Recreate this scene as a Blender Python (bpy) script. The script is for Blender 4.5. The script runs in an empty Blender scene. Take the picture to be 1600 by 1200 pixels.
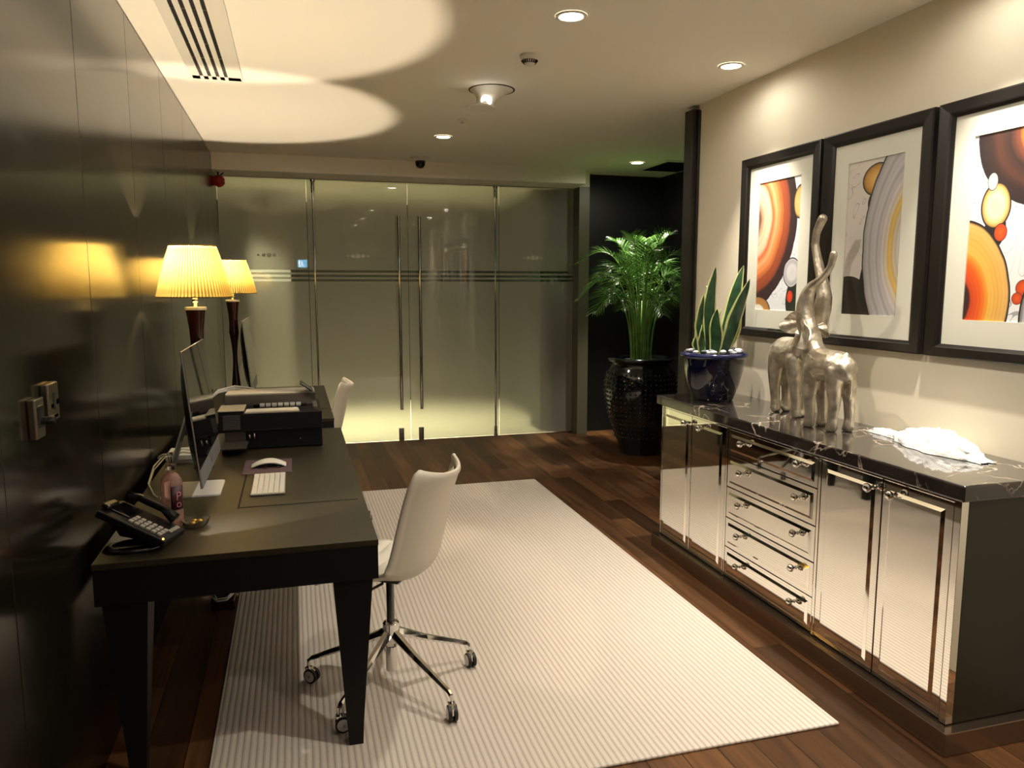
import bpy, bmesh, math, random
from mathutils import Vector, Matrix, noise as mnoise
random.seed(7)
S = bpy.context.scene
C = S.collection
S.cycles.diffuse_bounces = 8; S.cycles.max_bounces = 16
PI = math.pi

# ------------------------------------------------------------------ camera
FPX = 1190.0
cam = bpy.data.cameras.new('camera'); camo = bpy.data.objects.new('camera', cam); C.objects.link(camo)
cam.sensor_fit = 'HORIZONTAL'; cam.sensor_width = 36.0; cam.lens = 36.0*FPX/1600.0
cam.clip_start = 0.05; cam.clip_end = 60
camo.location = (0, 0, 1.65)
camo.rotation_euler = (PI/2-math.radians(7.3264), 0, -math.radians(15.9101))
S.camera = camo

# ------------------------------------------------------------------ world + exposure
w = bpy.data.worlds.new('world'); S.world = w; w.use_nodes = True
w.node_tree.nodes['Background'].inputs[0].default_value = (0.5, 0.48, 0.35, 1)
w.node_tree.nodes['Background'].inputs[1].default_value = 0.01
S.view_settings.view_transform = 'Standard'; S.view_settings.look = 'None'
S.view_settings.exposure = 1.4; S.view_settings.gamma = 1.0
S.view_settings.use_curve_mapping = False

WARM = (1.0, 0.91, 0.78)
E_DOWN = 27.0      # room downlights
E_WALL = 78.0      # wall washers
E_RECESS = 165.0
E_LAMP = 16.5
E_CORR = 265.0

FZ = -0.045        # floor level
RZ = FZ+0.012      # rug top
CZ = 2.9           # ceiling level

# ------------------------------------------------------------------ helpers
def nb(): return bmesh.new()

def box(bm, x0, x1, y0, y1, z0, z1, bev=0.0, seg=2):
    vs = [bm.verts.new((x, y, z)) for x in (x0, x1) for y in (y0, y1) for z in (z0, z1)]
    q = [(0,1,3,2),(4,6,7,5),(0,4,5,1),(2,3,7,6),(0,2,6,4),(1,5,7,3)]
    fs = [bm.faces.new([vs[i] for i in f]) for f in q]
    if bev > 0:
        es = list({e for f in fs for e in f.edges})
        bmesh.ops.bevel(bm, geom=es, offset=bev, segments=seg, profile=0.5, affect='EDGES', clamp_overlap=True)
    return bm

def obox(bm, c, size, mat=None, bev=0.0, seg=2):
    t = nb(); a, b, d = size[0]/2, size[1]/2, size[2]/2
    box(t, -a, a, -b, b, -d, d, bev, seg)
    M = Matrix.Translation(Vector(c))
    if mat is not None: M = M @ mat
    t.transform(M); merge(bm, t); return bm

def merge(bm, t):
    me = bpy.data.meshes.new('tmp'); t.to_mesh(me); t.free(); bm.from_mesh(me); bpy.data.meshes.remove(me)

def frame_for(d):
    d = d.normalized()
    up = Vector((0,0,1)) if abs(d.z) < 0.95 else Vector((1,0,0))
    a = d.cross(up).normalized(); b = a.cross(d).normalized()
    return a, b

def tube(bm, pts, rad, seg=10, caps=True, flat=1.0):
    pts = [Vector(p) for p in pts]; n = len(pts)
    if not isinstance(rad, (list, tuple)): rad = [rad]*n
    rings = []; pa = None
    for i, p in enumerate(pts):
        d = (pts[min(i+1, n-1)]-pts[max(i-1, 0)])
        if d.length < 1e-9: d = Vector((0,0,1))
        d.normalize()
        if pa is None: a, b = frame_for(d)
        else:
            a = (pa-d*pa.dot(d))
            if a.length < 1e-6: a, b = frame_for(d)
            a.normalize(); b = a.cross(d).normalized()
        pa = a
        rings.append([bm.verts.new(p+(a*math.cos(t)+b*math.sin(t)*flat)*rad[i]) for t in [2*PI*k/seg for k in range(seg)]])
    for i in range(n-1):
        for k in range(seg):
            bm.faces.new((rings[i][k], rings[i][(k+1)%seg], rings[i+1][(k+1)%seg], rings[i+1][k]))
    if caps:
        bm.faces.new(rings[0][::-1]); bm.faces.new(rings[-1])
    return bm

def lathe(bm, prof, c=(0,0,0), seg=32, axis=None, mod=None, close=True):
    """prof: list of (r, z); mod(k, i) scales the radius."""
    t = nb(); rings = []
    for i, (r, z) in enumerate(prof):
        if r < 1e-6: rings.append([t.verts.new((0,0,z))]); continue
        rings.append([t.verts.new((r*(mod(k,i) if mod else 1)*math.cos(2*PI*k/seg), r*(mod(k,i) if mod else 1)*math.sin(2*PI*k/seg), z)) for k in range(seg)])
    for i in range(len(prof)-1):
        A, B = rings[i], rings[i+1]
        for k in range(seg):
            k2 = (k+1)%seg
            if len(A) == 1 and len(B) == 1: continue
            if len(A) == 1: t.faces.new((A[0], B[k2], B[k]))
            elif len(B) == 1: t.faces.new((A[k], A[k2], B[0]))
            else: t.faces.new((A[k], A[k2], B[k2], B[k]))
    if close:
        if len(rings[0]) > 1: t.faces.new(rings[0][::-1])
        if len(rings[-1]) > 1: t.faces.new(rings[-1])
    bmesh.ops.recalc_face_normals(t, faces=t.faces)
    M = Matrix.Translation(Vector(c))
    if axis is not None: M = M @ Vector((0,0,1)).rotation_difference(Vector(axis)).to_matrix().to_4x4()
    t.transform(M); merge(bm, t); return bm

def ball(bm, c, r, sub=2, scale=(1,1,1)):
    bmesh.ops.create_icosphere(bm, subdivisions=sub, radius=r, matrix=Matrix.Translation(Vector(c)) @ Matrix.Diagonal((*scale, 1)))
    return bm

def prism(bm, pts, fn, d0, d1):
    """extrude the 2-D outline pts between depths d0 and d1; fn(u, v, d) -> xyz"""
    a = [bm.verts.new(fn(u, v, d0)) for u, v in pts]; b = [bm.verts.new(fn(u, v, d1)) for u, v in pts]
    n = len(pts); bm.faces.new(a[::-1]); bm.faces.new(b)
    for i in range(n): bm.faces.new((a[i], a[(i+1)%n], b[(i+1)%n], b[i]))
    bmesh.ops.recalc_face_normals(bm, faces=bm.faces)
    return bm

def blob(chains, voxel=0.006, smooth=6):
    """one continuous surface over chains of (x,y,z,r)"""
    t = nb()
    for ch in chains:
        pts = [Vector(c[:3]) for c in ch]; rs = [c[3] for c in ch]
        for i, (p, r) in enumerate(zip(pts, rs)): ball(t, p, r, 2)
        for i in range(len(pts)-1):
            if (pts[i+1]-pts[i]).length > 1e-5:
                tube(t, [pts[i], pts[i+1]], [rs[i], rs[i+1]], 14)
    me = bpy.data.meshes.new('blob'); t.to_mesh(me); t.free()
    o = bpy.data.objects.new('blob', me); C.objects.link(o)
    m = o.modifiers.new('r', 'REMESH'); m.mode = 'VOXEL'; m.voxel_size = voxel
    m2 = o.modifiers.new('s', 'SMOOTH'); m2.iterations = smooth; m2.factor = 0.5
    dg = bpy.context.evaluated_depsgraph_get(); ev = o.evaluated_get(dg)
    me2 = bpy.data.meshes.new_from_object(ev)
    bpy.data.objects.remove(o); bpy.data.meshes.remove(me)
    out = nb(); out.from_mesh(me2); bpy.data.meshes.remove(me2); return out

def rootloc(p):
    v = Vector((0,0,0))
    while p is not None: v = v+p.location; p = p.parent
    return v

def obj(name, bm, m, parent=None, smooth=False, origin=None, label=None, auto=None, recalc=True):
    """the bmesh is in world coordinates; it is shifted so its object keeps its thing's origin"""
    if recalc: bmesh.ops.recalc_face_normals(bm, faces=bm.faces)
    if parent is not None: off = rootloc(parent)
    elif origin is not None: off = Vector(origin)
    else: off = Vector((0,0,0))
    if off.length > 0: bm.transform(Matrix.Translation(-off))
    me = bpy.data.meshes.new(name); bm.to_mesh(me); bm.free()
    for mm in (m if isinstance(m, (list, tuple)) else [m]): me.materials.append(mm)
    if smooth:
        for p in me.polygons: p.use_smooth = True
        if auto is not None:
            for e in me.edges: pass
            try: me.set_sharp_from_angle(angle=math.radians(auto))
            except Exception: pass
    o = bpy.data.objects.new(name, me); C.objects.link(o)
    if parent is not None: o.parent = parent
    elif origin is not None: o.location = origin
    if label: o['label'] = label
    return o

def thing(name, label, cat, loc=(0,0,0), group=None):
    o = bpy.data.objects.new(name, None); C.objects.link(o); o.location = loc
    o.empty_display_size = 0.05
    o['label'] = label; o['category'] = cat
    if group: o['group'] = group
    return o
def tag(o, label, cat, group=None):
    o['label'] = label; o['category'] = cat
    if group: o['group'] = group
    return o
def struct(name, bm, m, parent=None, **k):
    o = obj(name, bm, m, parent, **k)
    if parent is None: o['kind'] = 'structure'
    return o
def dup(root, loc, rotz=0, label=None, group=None):
    r = root.copy(); C.objects.link(r); r.location = loc; r.rotation_euler = (0,0,rotz)
    if label: r['label'] = label
    if group: r['group'] = group
    def rec(a, b):
        for ch in list(a.children):
            c = ch.copy(); C.objects.link(c); c.parent = b; rec(ch, c)
    rec(root, r); return r

# ------------------------------------------------------------------ materials
def mat(name, col, rough=0.5, metal=0.0, spec=0.5, coat=0.0, bump=0.0, bscale=80.0, var=0.0, vscale=6.0, ior=None, sheen=0.0):
    m = bpy.data.materials.new(name); m.use_nodes = True
    nt = m.node_tree; b = nt.nodes['Principled BSDF']
    b.inputs['Base Color'].default_value = (*col, 1); b.inputs['Roughness'].default_value = rough
    b.inputs['Metallic'].default_value = metal; b.inputs['Specular IOR Level'].default_value = spec
    b.inputs['Coat Weight'].default_value = coat; b.inputs['Coat Roughness'].default_value = 0.04
    if ior: b.inputs['IOR'].default_value = ior
    if sheen: b.inputs['Sheen Weight'].default_value = sheen
    tc = nt.nodes.new('ShaderNodeTexCoord')
    if var > 0:
        n = nt.nodes.new('ShaderNodeTexNoise'); n.inputs['Scale'].default_value = vscale; n.inputs['Detail'].default_value = 5
        r = nt.nodes.new('ShaderNodeValToRGB')
        r.color_ramp.elements[0].position = 0.3; r.color_ramp.elements[1].position = 0.7
        r.color_ramp.elements[0].color = (*[c*(1-var) for c in col], 1); r.color_ramp.elements[1].color = (*[min(1, c*(1+var)) for c in col], 1)
        nt.links.new(tc.outputs['Object'], n.inputs['Vector']); nt.links.new(n.outputs['Fac'], r.inputs['Fac']); nt.links.new(r.outputs['Color'], b.inputs['Base Color'])
    if bump > 0:
        n = nt.nodes.new('ShaderNodeTexNoise'); n.inputs['Scale'].default_value = bscale; n.inputs['Detail'].default_value = 4
        bp = nt.nodes.new('ShaderNodeBump'); bp.inputs['Strength'].default_value = bump; bp.inputs['Distance'].default_value = 0.01
        nt.links.new(tc.outputs['Object'], n.inputs['Vector']); nt.links.new(n.outputs['Fac'], bp.inputs['Height']); nt.links.new(bp.outputs['Normal'], b.inputs['Normal'])
    return m

def emis(name, col, st):
    m = bpy.data.materials.new(name); m.use_nodes = True; nt = m.node_tree
    nt.nodes.remove(nt.nodes['Principled BSDF']); e = nt.nodes.new('ShaderNodeEmission')
    e.inputs[0].default_value = (*col, 1); e.inputs[1].default_value = st
    nt.links.new(e.outputs[0], nt.nodes['Material Output'].inputs[0]); return m

class NT:
    """small node-graph helper"""
    def __init__(s, m): s.nt = m.node_tree
    def n(s, t, **k):
        x = s.nt.nodes.new(t)
        for a, b in k.items(): setattr(x, a, b)
        return x
    def l(s, a, b): s.nt.links.new(a, b)
    def math(s, op, a, b=None, c=None):
        x = s.nt.nodes.new('ShaderNodeMath'); x.operation = op
        for i, v in enumerate((a, b, c)):
            if v is None: continue
            if isinstance(v, (int, float)): x.inputs[i].default_value = v
            else: s.l(v, x.inputs[i])
        return x.outputs[0]
    def mix(s, f, a, b):
        x = s.nt.nodes.new('ShaderNodeMix'); x.data_type = 'RGBA'
        for sock, v in ((x.inputs[0], f), (x.inputs[6], a), (x.inputs[7], b)):
            if isinstance(v, tuple): sock.default_value = (*v, 1) if len(v) == 3 else v
            elif isinstance(v, (int, float)): sock.default_value = v
            else: s.l(v, sock)
        return x.outputs[2]

M = {}
M['ceiling'] = mat('ceiling_plaster', (0.93, 0.89, 0.78), 0.85, bump=0.03, bscale=60)
M['wall_paint'] = mat('cream_wall_paint', (0.83, 0.76, 0.60), 0.8, bump=0.03, bscale=120)
M['dark_wall'] = mat('recess_dark_wall', (0.006, 0.006, 0.006), 0.5)
M['dark_post'] = mat('dark_timber_post', (0.022, 0.018, 0.012), 0.45, var=0.3, vscale=8)
M['olive_post'] = mat('olive_post', (0.10, 0.095, 0.06), 0.4)
M['corr_wall'] = mat('corridor_wall', (0.03, 0.027, 0.02), 0.7)
M['corr_dark'] = mat('corridor_dark_wall', (0.03, 0.04, 0.035), 0.6)
M['corr_floor'] = mat('corridor_floor', (0.78, 0.74, 0.56), 0.35, var=0.1)
M['desk'] = mat('black_brown_oak', (0.026, 0.022, 0.010), 0.38, spec=0.5, bump=0.05, bscale=200, var=0.15, vscale=30)
M['desk_dark'] = mat('desk_dark_side', (0.006, 0.006, 0.006), 0.5, spec=0.25)
M['black_plastic'] = mat('black_plastic', (0.005, 0.005, 0.006), 0.45, spec=0.25)
M['black_gloss'] = mat('black_gloss', (0.004, 0.004, 0.005), 0.04, spec=0.6)
M['screen'] = mat('dark_screen_glass', (0.004, 0.004, 0.005), 0.02, ior=2.0)
M['grey_plastic'] = mat('grey_plastic', (0.40, 0.37, 0.31), 0.45); M['silver_cap'] = mat('satin_silver_cap', (0.80, 0.78, 0.72), 0.4, .5)
M['taupe_plastic'] = mat('taupe_plastic', (0.045, 0.038, 0.032), 0.45)
M['white_plastic'] = mat('white_plastic', (0.82, 0.80, 0.74), 0.35)
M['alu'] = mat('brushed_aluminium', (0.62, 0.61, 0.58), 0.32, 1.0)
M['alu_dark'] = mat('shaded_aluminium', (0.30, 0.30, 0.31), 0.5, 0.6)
M['chrome'] = mat('polished_chrome', (0.80, 0.79, 0.77), 0.06, 1.0)
M['gunmetal'] = mat('dark_steel', (0.12, 0.12, 0.12), 0.25, 1.0)
M['mirror'] = mat('mirror_glass', (0.84, 0.82, 0.77), 0.03, 1.0)
M['mirror_edge'] = mat('mirror_bevel', (0.93, 0.91, 0.86), 0.05, 1.0)
M['shell'] = mat('chair_shell_plastic', (0.66, 0.61, 0.50), 0.4)
M['leather'] = mat('cream_upholstery', (0.78, 0.74, 0.64), 0.55, bump=0.04, bscale=150)
M['rubber'] = mat('black_rubber', (0.010, 0.010, 0.010), 0.5)
M['lamp_wood'] = mat('dark_red_mahogany', (0.028, 0.006, 0.004), 0.15, spec=0.6, coat=0.6)
M['lamp_glow'] = emis('lamp_bulb_glow', (1, 0.80, 0.40), 25)
M['lens'] = emis('downlight_lens', (1.0, 0.93, 0.80), 14)
M['white_trim'] = mat('white_trim', (0.80, 0.77, 0.68), 0.4)
M['frame'] = mat('dark_picture_frame', (0.010, 0.008, 0.006), 0.36, bump=0.03, bscale=90)
M['mount'] = mat('mount_board', (0.72, 0.71, 0.60), 0.8, coat=0.5); M['mount'].node_tree.nodes['Principled BSDF'].inputs['Coat Roughness'].default_value = 0.22
M['silver'] = mat('antique_silver', (0.62, 0.56, 0.45), 0.40, 0.88, bump=0.35, bscale=45, var=0.35, vscale=18)
M['pot_blue'] = mat('dark_blue_glaze', (0.004, 0.005, 0.018), 0.06, spec=0.6, coat=0.7)
M['rim_blue'] = mat('blue_glaze_rim', (0.008, 0.012, 0.07), 0.12, coat=0.5)
M['pot_black'] = mat('black_green_glaze', (0.004, 0.007, 0.007), 0.12, coat=0.6)
M['pebble_w'] = mat('white_pebble', (0.62, 0.62, 0.66), 0.4)
M['pebble_g'] = mat('grey_pebble', (0.16, 0.17, 0.20), 0.35)
M['soil'] = mat('dark_soil', (0.02, 0.015, 0.01), 0.95, bump=0.5, bscale=60)
M['leaf_g'] = mat('snake_leaf_green', (0.018, 0.060, 0.022), 0.35, var=0.45, vscale=22)
M['leaf_y'] = mat('snake_leaf_margin', (0.55, 0.58, 0.22), 0.4)
M['stem'] = mat('palm_stem', (0.10, 0.20, 0.03), 0.4, var=0.4, vscale=12)
M['cloth'] = mat('white_lace_cloth', (0.88, 0.88, 0.86), 0.9, bump=0.6, bscale=55)
M['mousemat'] = mat('plum_mouse_mat', (0.10, 0.055, 0.07), 0.6)
M['paper'] = mat('white_paper', (0.75, 0.72, 0.62), 0.7)
M['red'] = mat('red_plastic', (0.30, 0.012, 0.010), 0.3)
M['amber'] = emis('amber_light', (1, 0.35, 0.05), 3)
M['gold'] = mat('gold_foil', (0.8, 0.55, 0.15), 0.25, 1.0)
M['key_grey'] = mat('phone_key', (0.35, 0.33, 0.27), 0.5)
M['label_dark'] = mat('dark_plum_label', (0.05, 0.012, 0.02), 0.5)
M['label_pink'] = mat('pink_lettering', (0.55, 0.18, 0.22), 0.5)
M['brass_steel'] = mat('satin_nickel', (0.38, 0.34, 0.27), 0.28, 1.0)
M['gap'] = mat('joint_shadow_black', (0.004, 0.004, 0.004), 0.9)
M['grille'] = mat('grille_slot_black', (0.006, 0.006, 0.006), 0.8)

def lacquer():
    m = mat('dark_lacquer_panel', (0.008, 0.007, 0.004), 0.16, ior=1.5)
    g = NT(m); b = m.node_tree.nodes['Principled BSDF']
    tc = g.n('ShaderNodeTexCoord'); mp = g.n('ShaderNodeMapping'); mp.inputs['Scale'].default_value = (1, 1.2, 0.35)
    n = g.n('ShaderNodeTexNoise'); n.inputs['Scale'].default_value = 1.6; n.inputs['Detail'].default_value = 2
    g.l(tc.outputs['Object'], mp.inputs[0]); g.l(mp.outputs[0], n.inputs['Vector'])
    mr = g.n('ShaderNodeMapRange'); mr.inputs[3].default_value = 0.13; mr.inputs[4].default_value = 0.21
    g.l(n.outputs['Fac'], mr.inputs[0]); g.l(mr.outputs[0], b.inputs['Roughness'])
    return m
M['lacquer'] = lacquer()

def floor_mat():
    m = bpy.data.materials.new('dark_plank_floor'); m.use_nodes = True; g = NT(m); b = m.node_tree.nodes['Principled BSDF']
    tc = g.n('ShaderNodeTexCoord'); mp = g.n('ShaderNodeMapping'); mp.inputs['Rotation'].default_value = (0, 0, PI/2)
    g.l(tc.outputs['Object'], mp.inputs[0])
    br = g.n('ShaderNodeTexBrick'); br.offset = 0.37; br.inputs['Scale'].default_value = 1.0
    br.inputs['Brick Width'].default_value = 1.25; br.inputs['Row Height'].default_value = 0.145
    br.inputs['Mortar Size'].default_value = 0.0022; br.inputs['Mortar Smooth'].default_value = 0.3; br.inputs['Bias'].default_value = 0.0
    br.inputs['Color1'].default_value = (0.034, 0.014, 0.005, 1); br.inputs['Color2'].default_value = (0.150, 0.066, 0.024, 1); br.inputs['Mortar'].default_value = (0.003, 0.002, 0.001, 1)
    g.l(mp.outputs[0], br.inputs['Vector'])
    mp2 = g.n('ShaderNodeMapping'); mp2.inputs['Scale'].default_value = (28, 1.6, 1); g.l(tc.outputs['Object'], mp2.inputs[0])
    n = g.n('ShaderNodeTexNoise'); n.inputs['Scale'].default_value = 1.0; n.inputs['Detail'].default_value = 6; g.l(mp2.outputs[0], n.inputs['Vector'])
    r = g.n('ShaderNodeMapRange'); r.inputs[1].default_value = 0.3; r.inputs[2].default_value = 0.7; r.inputs[3].default_value = 0.55; r.inputs[4].default_value = 1.35
    g.l(n.outputs['Fac'], r.inputs[0])
    mx = g.n('ShaderNodeMix'); mx.data_type = 'RGBA'; mx.blend_type = 'MULTIPLY'; mx.inputs[0].default_value = 1
    g.l(br.outputs['Color'], mx.inputs[6]); g.l(r.outputs[0], mx.inputs[7]); g.l(mx.outputs[2], b.inputs['Base Color'])
    b.inputs['Roughness'].default_value = 0.38; b.inputs['Specular IOR Level'].default_value = 0.35
    bp = g.n('ShaderNodeBump'); bp.inputs['Strength'].default_value = 0.12; bp.inputs['Distance'].default_value = 0.003
    g.l(n.outputs['Fac'], bp.inputs['Height']); g.l(bp.outputs[0], b.inputs['Normal'])
    return m
M['floor'] = floor_mat()

def rug_mat():
    m = bpy.data.materials.new('ribbed_cream_rug'); m.use_nodes = True; g = NT(m); b = m.node_tree.nodes['Principled BSDF']
    tc = g.n('ShaderNodeTexCoord'); sp = g.n('ShaderNodeSeparateXYZ'); g.l(tc.outputs['Object'], sp.inputs[0])
    n = g.n('ShaderNodeTexNoise'); n.inputs['Scale'].default_value = 9; n.inputs['Detail'].default_value = 4; g.l(tc.outputs['Object'], n.inputs['Vector'])
    x = g.math('MULTIPLY', sp.outputs[0], 2*PI/0.0245)
    x = g.math('ADD', x, g.math('MULTIPLY', n.outputs['Fac'], 1.0))
    s = g.math('SINE', x); s = g.math('MULTIPLY_ADD', s, 0.5, 0.5); s = g.math('POWER', s, 0.45)
    mp2 = g.n('ShaderNodeMapping'); mp2.inputs['Scale'].default_value = (60, 260, 60); g.l(tc.outputs['Object'], mp2.inputs[0])
    n2 = g.n('ShaderNodeTexNoise'); n2.inputs['Scale'].default_value = 1.0; n2.inputs['Detail'].default_value = 3; g.l(mp2.outputs[0], n2.inputs['Vector'])
    col = g.mix(s, (0.50, 0.42, 0.34), (0.71, 0.65, 0.58))
    col = g.mix(g.math('MULTIPLY', n2.outputs['Fac'], 0.25), col, (0.55, 0.47, 0.36))
    g.l(col, b.inputs['Base Color']); b.inputs['Roughness'].default_value = 0.95; b.inputs['Specular IOR Level'].default_value = 0.1
    h = g.math('ADD', g.math('MULTIPLY', s, 0.7), g.math('MULTIPLY', n2.outputs['Fac'], 0.4))
    bp = g.n('ShaderNodeBump'); bp.inputs['Strength'].default_value = 0.8; bp.inputs['Distance'].default_value = 0.004
    g.l(h, bp.inputs['Height']); g.l(bp.outputs[0], b.inputs['Normal']); return m
M['rug'] = rug_mat()

def marble_mat():
    m = bpy.data.materials.new('black_veined_marble'); m.use_nodes = True; g = NT(m); b = m.node_tree.nodes['Principled BSDF']
    tc = g.n('ShaderNodeTexCoord')
    n = g.n('ShaderNodeTexNoise'); n.inputs['Scale'].default_value = 3.0; n.inputs['Detail'].default_value = 6; n.inputs['Distortion'].default_value = 1.2
    g.l(tc.outputs['Object'], n.inputs['Vector'])
    mxv = g.n('ShaderNodeMix'); mxv.data_type = 'VECTOR'; mxv.inputs[0].default_value = 0.28
    g.l(tc.outputs['Object'], mxv.inputs[4]); g.l(n.outputs['Color'], mxv.inputs[5])
    v = g.n('ShaderNodeTexVoronoi'); v.feature = 'DISTANCE_TO_EDGE'; v.inputs['Scale'].default_value = 5.5; g.l(mxv.outputs[1], v.inputs['Vector'])
    vein = g.n('ShaderNodeMapRange'); vein.inputs[1].default_value = 0.0; vein.inputs[2].default_value = 0.022; vein.inputs[3].default_value = 1.0; vein.inputs[4].default_value = 0.0
    g.l(v.outputs['Distance'], vein.inputs[0])
    n2 = g.n('ShaderNodeTexNoise'); n2.inputs['Scale'].default_value = 4.0; n2.inputs['Detail'].default_value = 3; g.l(tc.outputs['Object'], n2.inputs['Vector'])
    gate = g.n('ShaderNodeMapRange'); gate.inputs[1].default_value = 0.43; gate.inputs[2].default_value = 0.58; g.l(n2.outputs['Fac'], gate.inputs[0])
    f = g.math('MULTIPLY', vein.outputs[0], gate.outputs[0])
    base = g.mix(n.outputs['Fac'], (0.006, 0.005, 0.005), (0.050, 0.040, 0.034))
    g.l(g.mix(f, base, (0.75, 0.62, 0.48)), b.inputs['Base Color'])
    b.inputs['Roughness'].default_value = 0.05; b.inputs['Specular IOR Level'].default_value = 0.6; b.inputs['Coat Weight'].default_value = 0.5; return m
M['marble'] = marble_mat()

def clear_glass():
    m = bpy.data.materials.new('clear_pane_glass'); m.use_nodes = True; g = NT(m); m.node_tree.nodes.remove(m.node_tree.nodes['Principled BSDF'])
    t = g.n('ShaderNodeBsdfTransparent'); t.inputs[0].default_value = (0.88, 0.93, 0.88, 1); gl = g.n('ShaderNodeBsdfGlossy'); gl.inputs['Roughness'].default_value = 0.01
    fr = g.n('ShaderNodeFresnel'); fr.inputs[0].default_value = 1.5; mx = g.n('ShaderNodeMixShader')
    g.l(fr.outputs[0], mx.inputs[0]); g.l(t.outputs[0], mx.inputs[1]); g.l(gl.outputs[0], mx.inputs[2]); g.l(mx.outputs[0], m.node_tree.nodes['Material Output'].inputs[0]); return m
M['clear'] = clear_glass()

STR = [(1.816, 1.791), (1.768, 1.744), (1.722, 1.698)]
def frosted(name, dots):
    """frosted film with three clear bands; dots = centres x of rows of five small clear-grey dots"""
    m = bpy.data.materials.new(name); m.use_nodes = True; g = NT(m); nt = m.node_tree; nt.nodes.remove(nt.nodes['Principled BSDF'])
    geo = g.n('ShaderNodeNewGeometry'); sp = g.n('ShaderNodeSeparateXYZ'); g.l(geo.outputs['Position'], sp.inputs[0])
    X, Z = sp.outputs[0], sp.outputs[2]; tot = None
    for (a, b_) in STR:
        f = g.math('MULTIPLY', g.math('LESS_THAN', Z, a), g.math('GREATER_THAN', Z, b_)); tot = f if tot is None else g.math('ADD', tot, f)
    dd = None
    for cx in dots:
        for k, r in ((-2, .012), (-1, .019), (0, .024), (1, .019), (2, .012)):
            dx = g.math('SUBTRACT', X, cx+k*0.052); dz = g.math('SUBTRACT', Z, 1.965)
            d2 = g.math('ADD', g.math('MULTIPLY', dx, dx), g.math('MULTIPLY', dz, dz)); f = g.math('LESS_THAN', d2, r*r); dd = f if dd is None else g.math('ADD', dd, f)
    gl = g.n('ShaderNodeBsdfGlossy'); gl.inputs['Roughness'].default_value = 0.012; gl.inputs[0].default_value = (1, 1, 1, 1)
    fr = g.n('ShaderNodeFresnel'); fr.inputs[0].default_value = 1.52
    tl = g.n('ShaderNodeBsdfTranslucent'); df = g.n('ShaderNodeBsdfDiffuse'); rf = g.n('ShaderNodeBsdfRefraction')
    base = (0.80, 0.77, 0.66)
    colr = g.mix(g.math('MULTIPLY', dd, 0.4), base, (0.95, 0.93, 0.80)) if dd is not None else None
    for n in (tl, df):
        if colr is not None: g.l(colr, n.inputs[0])
        else: n.inputs[0].default_value = (*base, 1)
    df.inputs[0].default_value = (0.45, 0.42, 0.36, 1)
    if dd is not None: g.l(g.mix(dd, (0.45, 0.42, 0.36), (0.95, 0.95, 0.85)), df.inputs[0])
    rf.inputs[0].default_value = (0.85, 0.84, 0.76, 1); rf.inputs['Roughness'].default_value = 0.62; rf.inputs['IOR'].default_value = 1.12
    m1 = g.n('ShaderNodeMixShader'); m1.inputs[0].default_value = 0.55
    if dd is not None: g.l(g.math('MULTIPLY_ADD', dd, -0.55, 0.55), m1.inputs[0])
    g.l(tl.outputs[0], m1.inputs[1]); g.l(rf.outputs[0], m1.inputs[2])
    m2 = g.n('ShaderNodeMixShader'); m2.inputs[0].default_value = 0.30; g.l(m1.outputs[0], m2.inputs[1]); g.l(df.outputs[0], m2.inputs[2])
    tr = g.n('ShaderNodeBsdfTransparent'); tr.inputs[0].default_value = (0.9, 0.93, 0.9, 1)
    m3 = g.n('ShaderNodeMixShader'); g.l(tot, m3.inputs[0]); g.l(m2.outputs[0], m3.inputs[1]); g.l(tr.outputs[0], m3.inputs[2])
    m4 = g.n('ShaderNodeMixShader'); g.l(fr.outputs[0], m4.inputs[0]); g.l(m3.outputs[0], m4.inputs[1]); g.l(gl.outputs[0], m4.inputs[2])
    g.l(m4.outputs[0], nt.nodes['Material Output'].inputs[0]); return m

def shade_mat():
    m = bpy.data.materials.new('pleated_silk_shade'); m.use_nodes = True; g = NT(m); nt = m.node_tree; nt.nodes.remove(nt.nodes['Principled BSDF'])
    tl = g.n('ShaderNodeBsdfTranslucent'); tl.inputs[0].default_value = (0.21, 0.150, 0.036, 1); df = g.n('ShaderNodeBsdfDiffuse'); df.inputs[0].default_value = (0.45, 0.34, 0.12, 1)
    tc = g.n('ShaderNodeTexCoord'); sp = g.n('ShaderNodeSeparateXYZ'); g.l(tc.outputs['Object'], sp.inputs[0])   # folded double cloth between the pleats
    an = g.math('ARCTAN2', sp.outputs[1], sp.outputs[0]); f = g.math('POWER', g.math('MULTIPLY_ADD', g.math('SINE', g.math('MULTIPLY', an, 68.0)), .5, .5), 1.6)
    g.l(g.mix(f, (0.225, 0.165, 0.045), (0.085, 0.050, 0.008)), tl.inputs[0]); g.l(g.mix(f, (0.45, 0.34, 0.12), (0.26, 0.17, 0.04)), df.inputs[0])
    mx = g.n('ShaderNodeMixShader'); mx.inputs[0].default_value = 0.35; g.l(tl.outputs[0], mx.inputs[1]); g.l(df.outputs[0], mx.inputs[2])
    g.l(mx.outputs[0], nt.nodes['Material Output'].inputs[0]); return m
M['shade'] = shade_mat()

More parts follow.
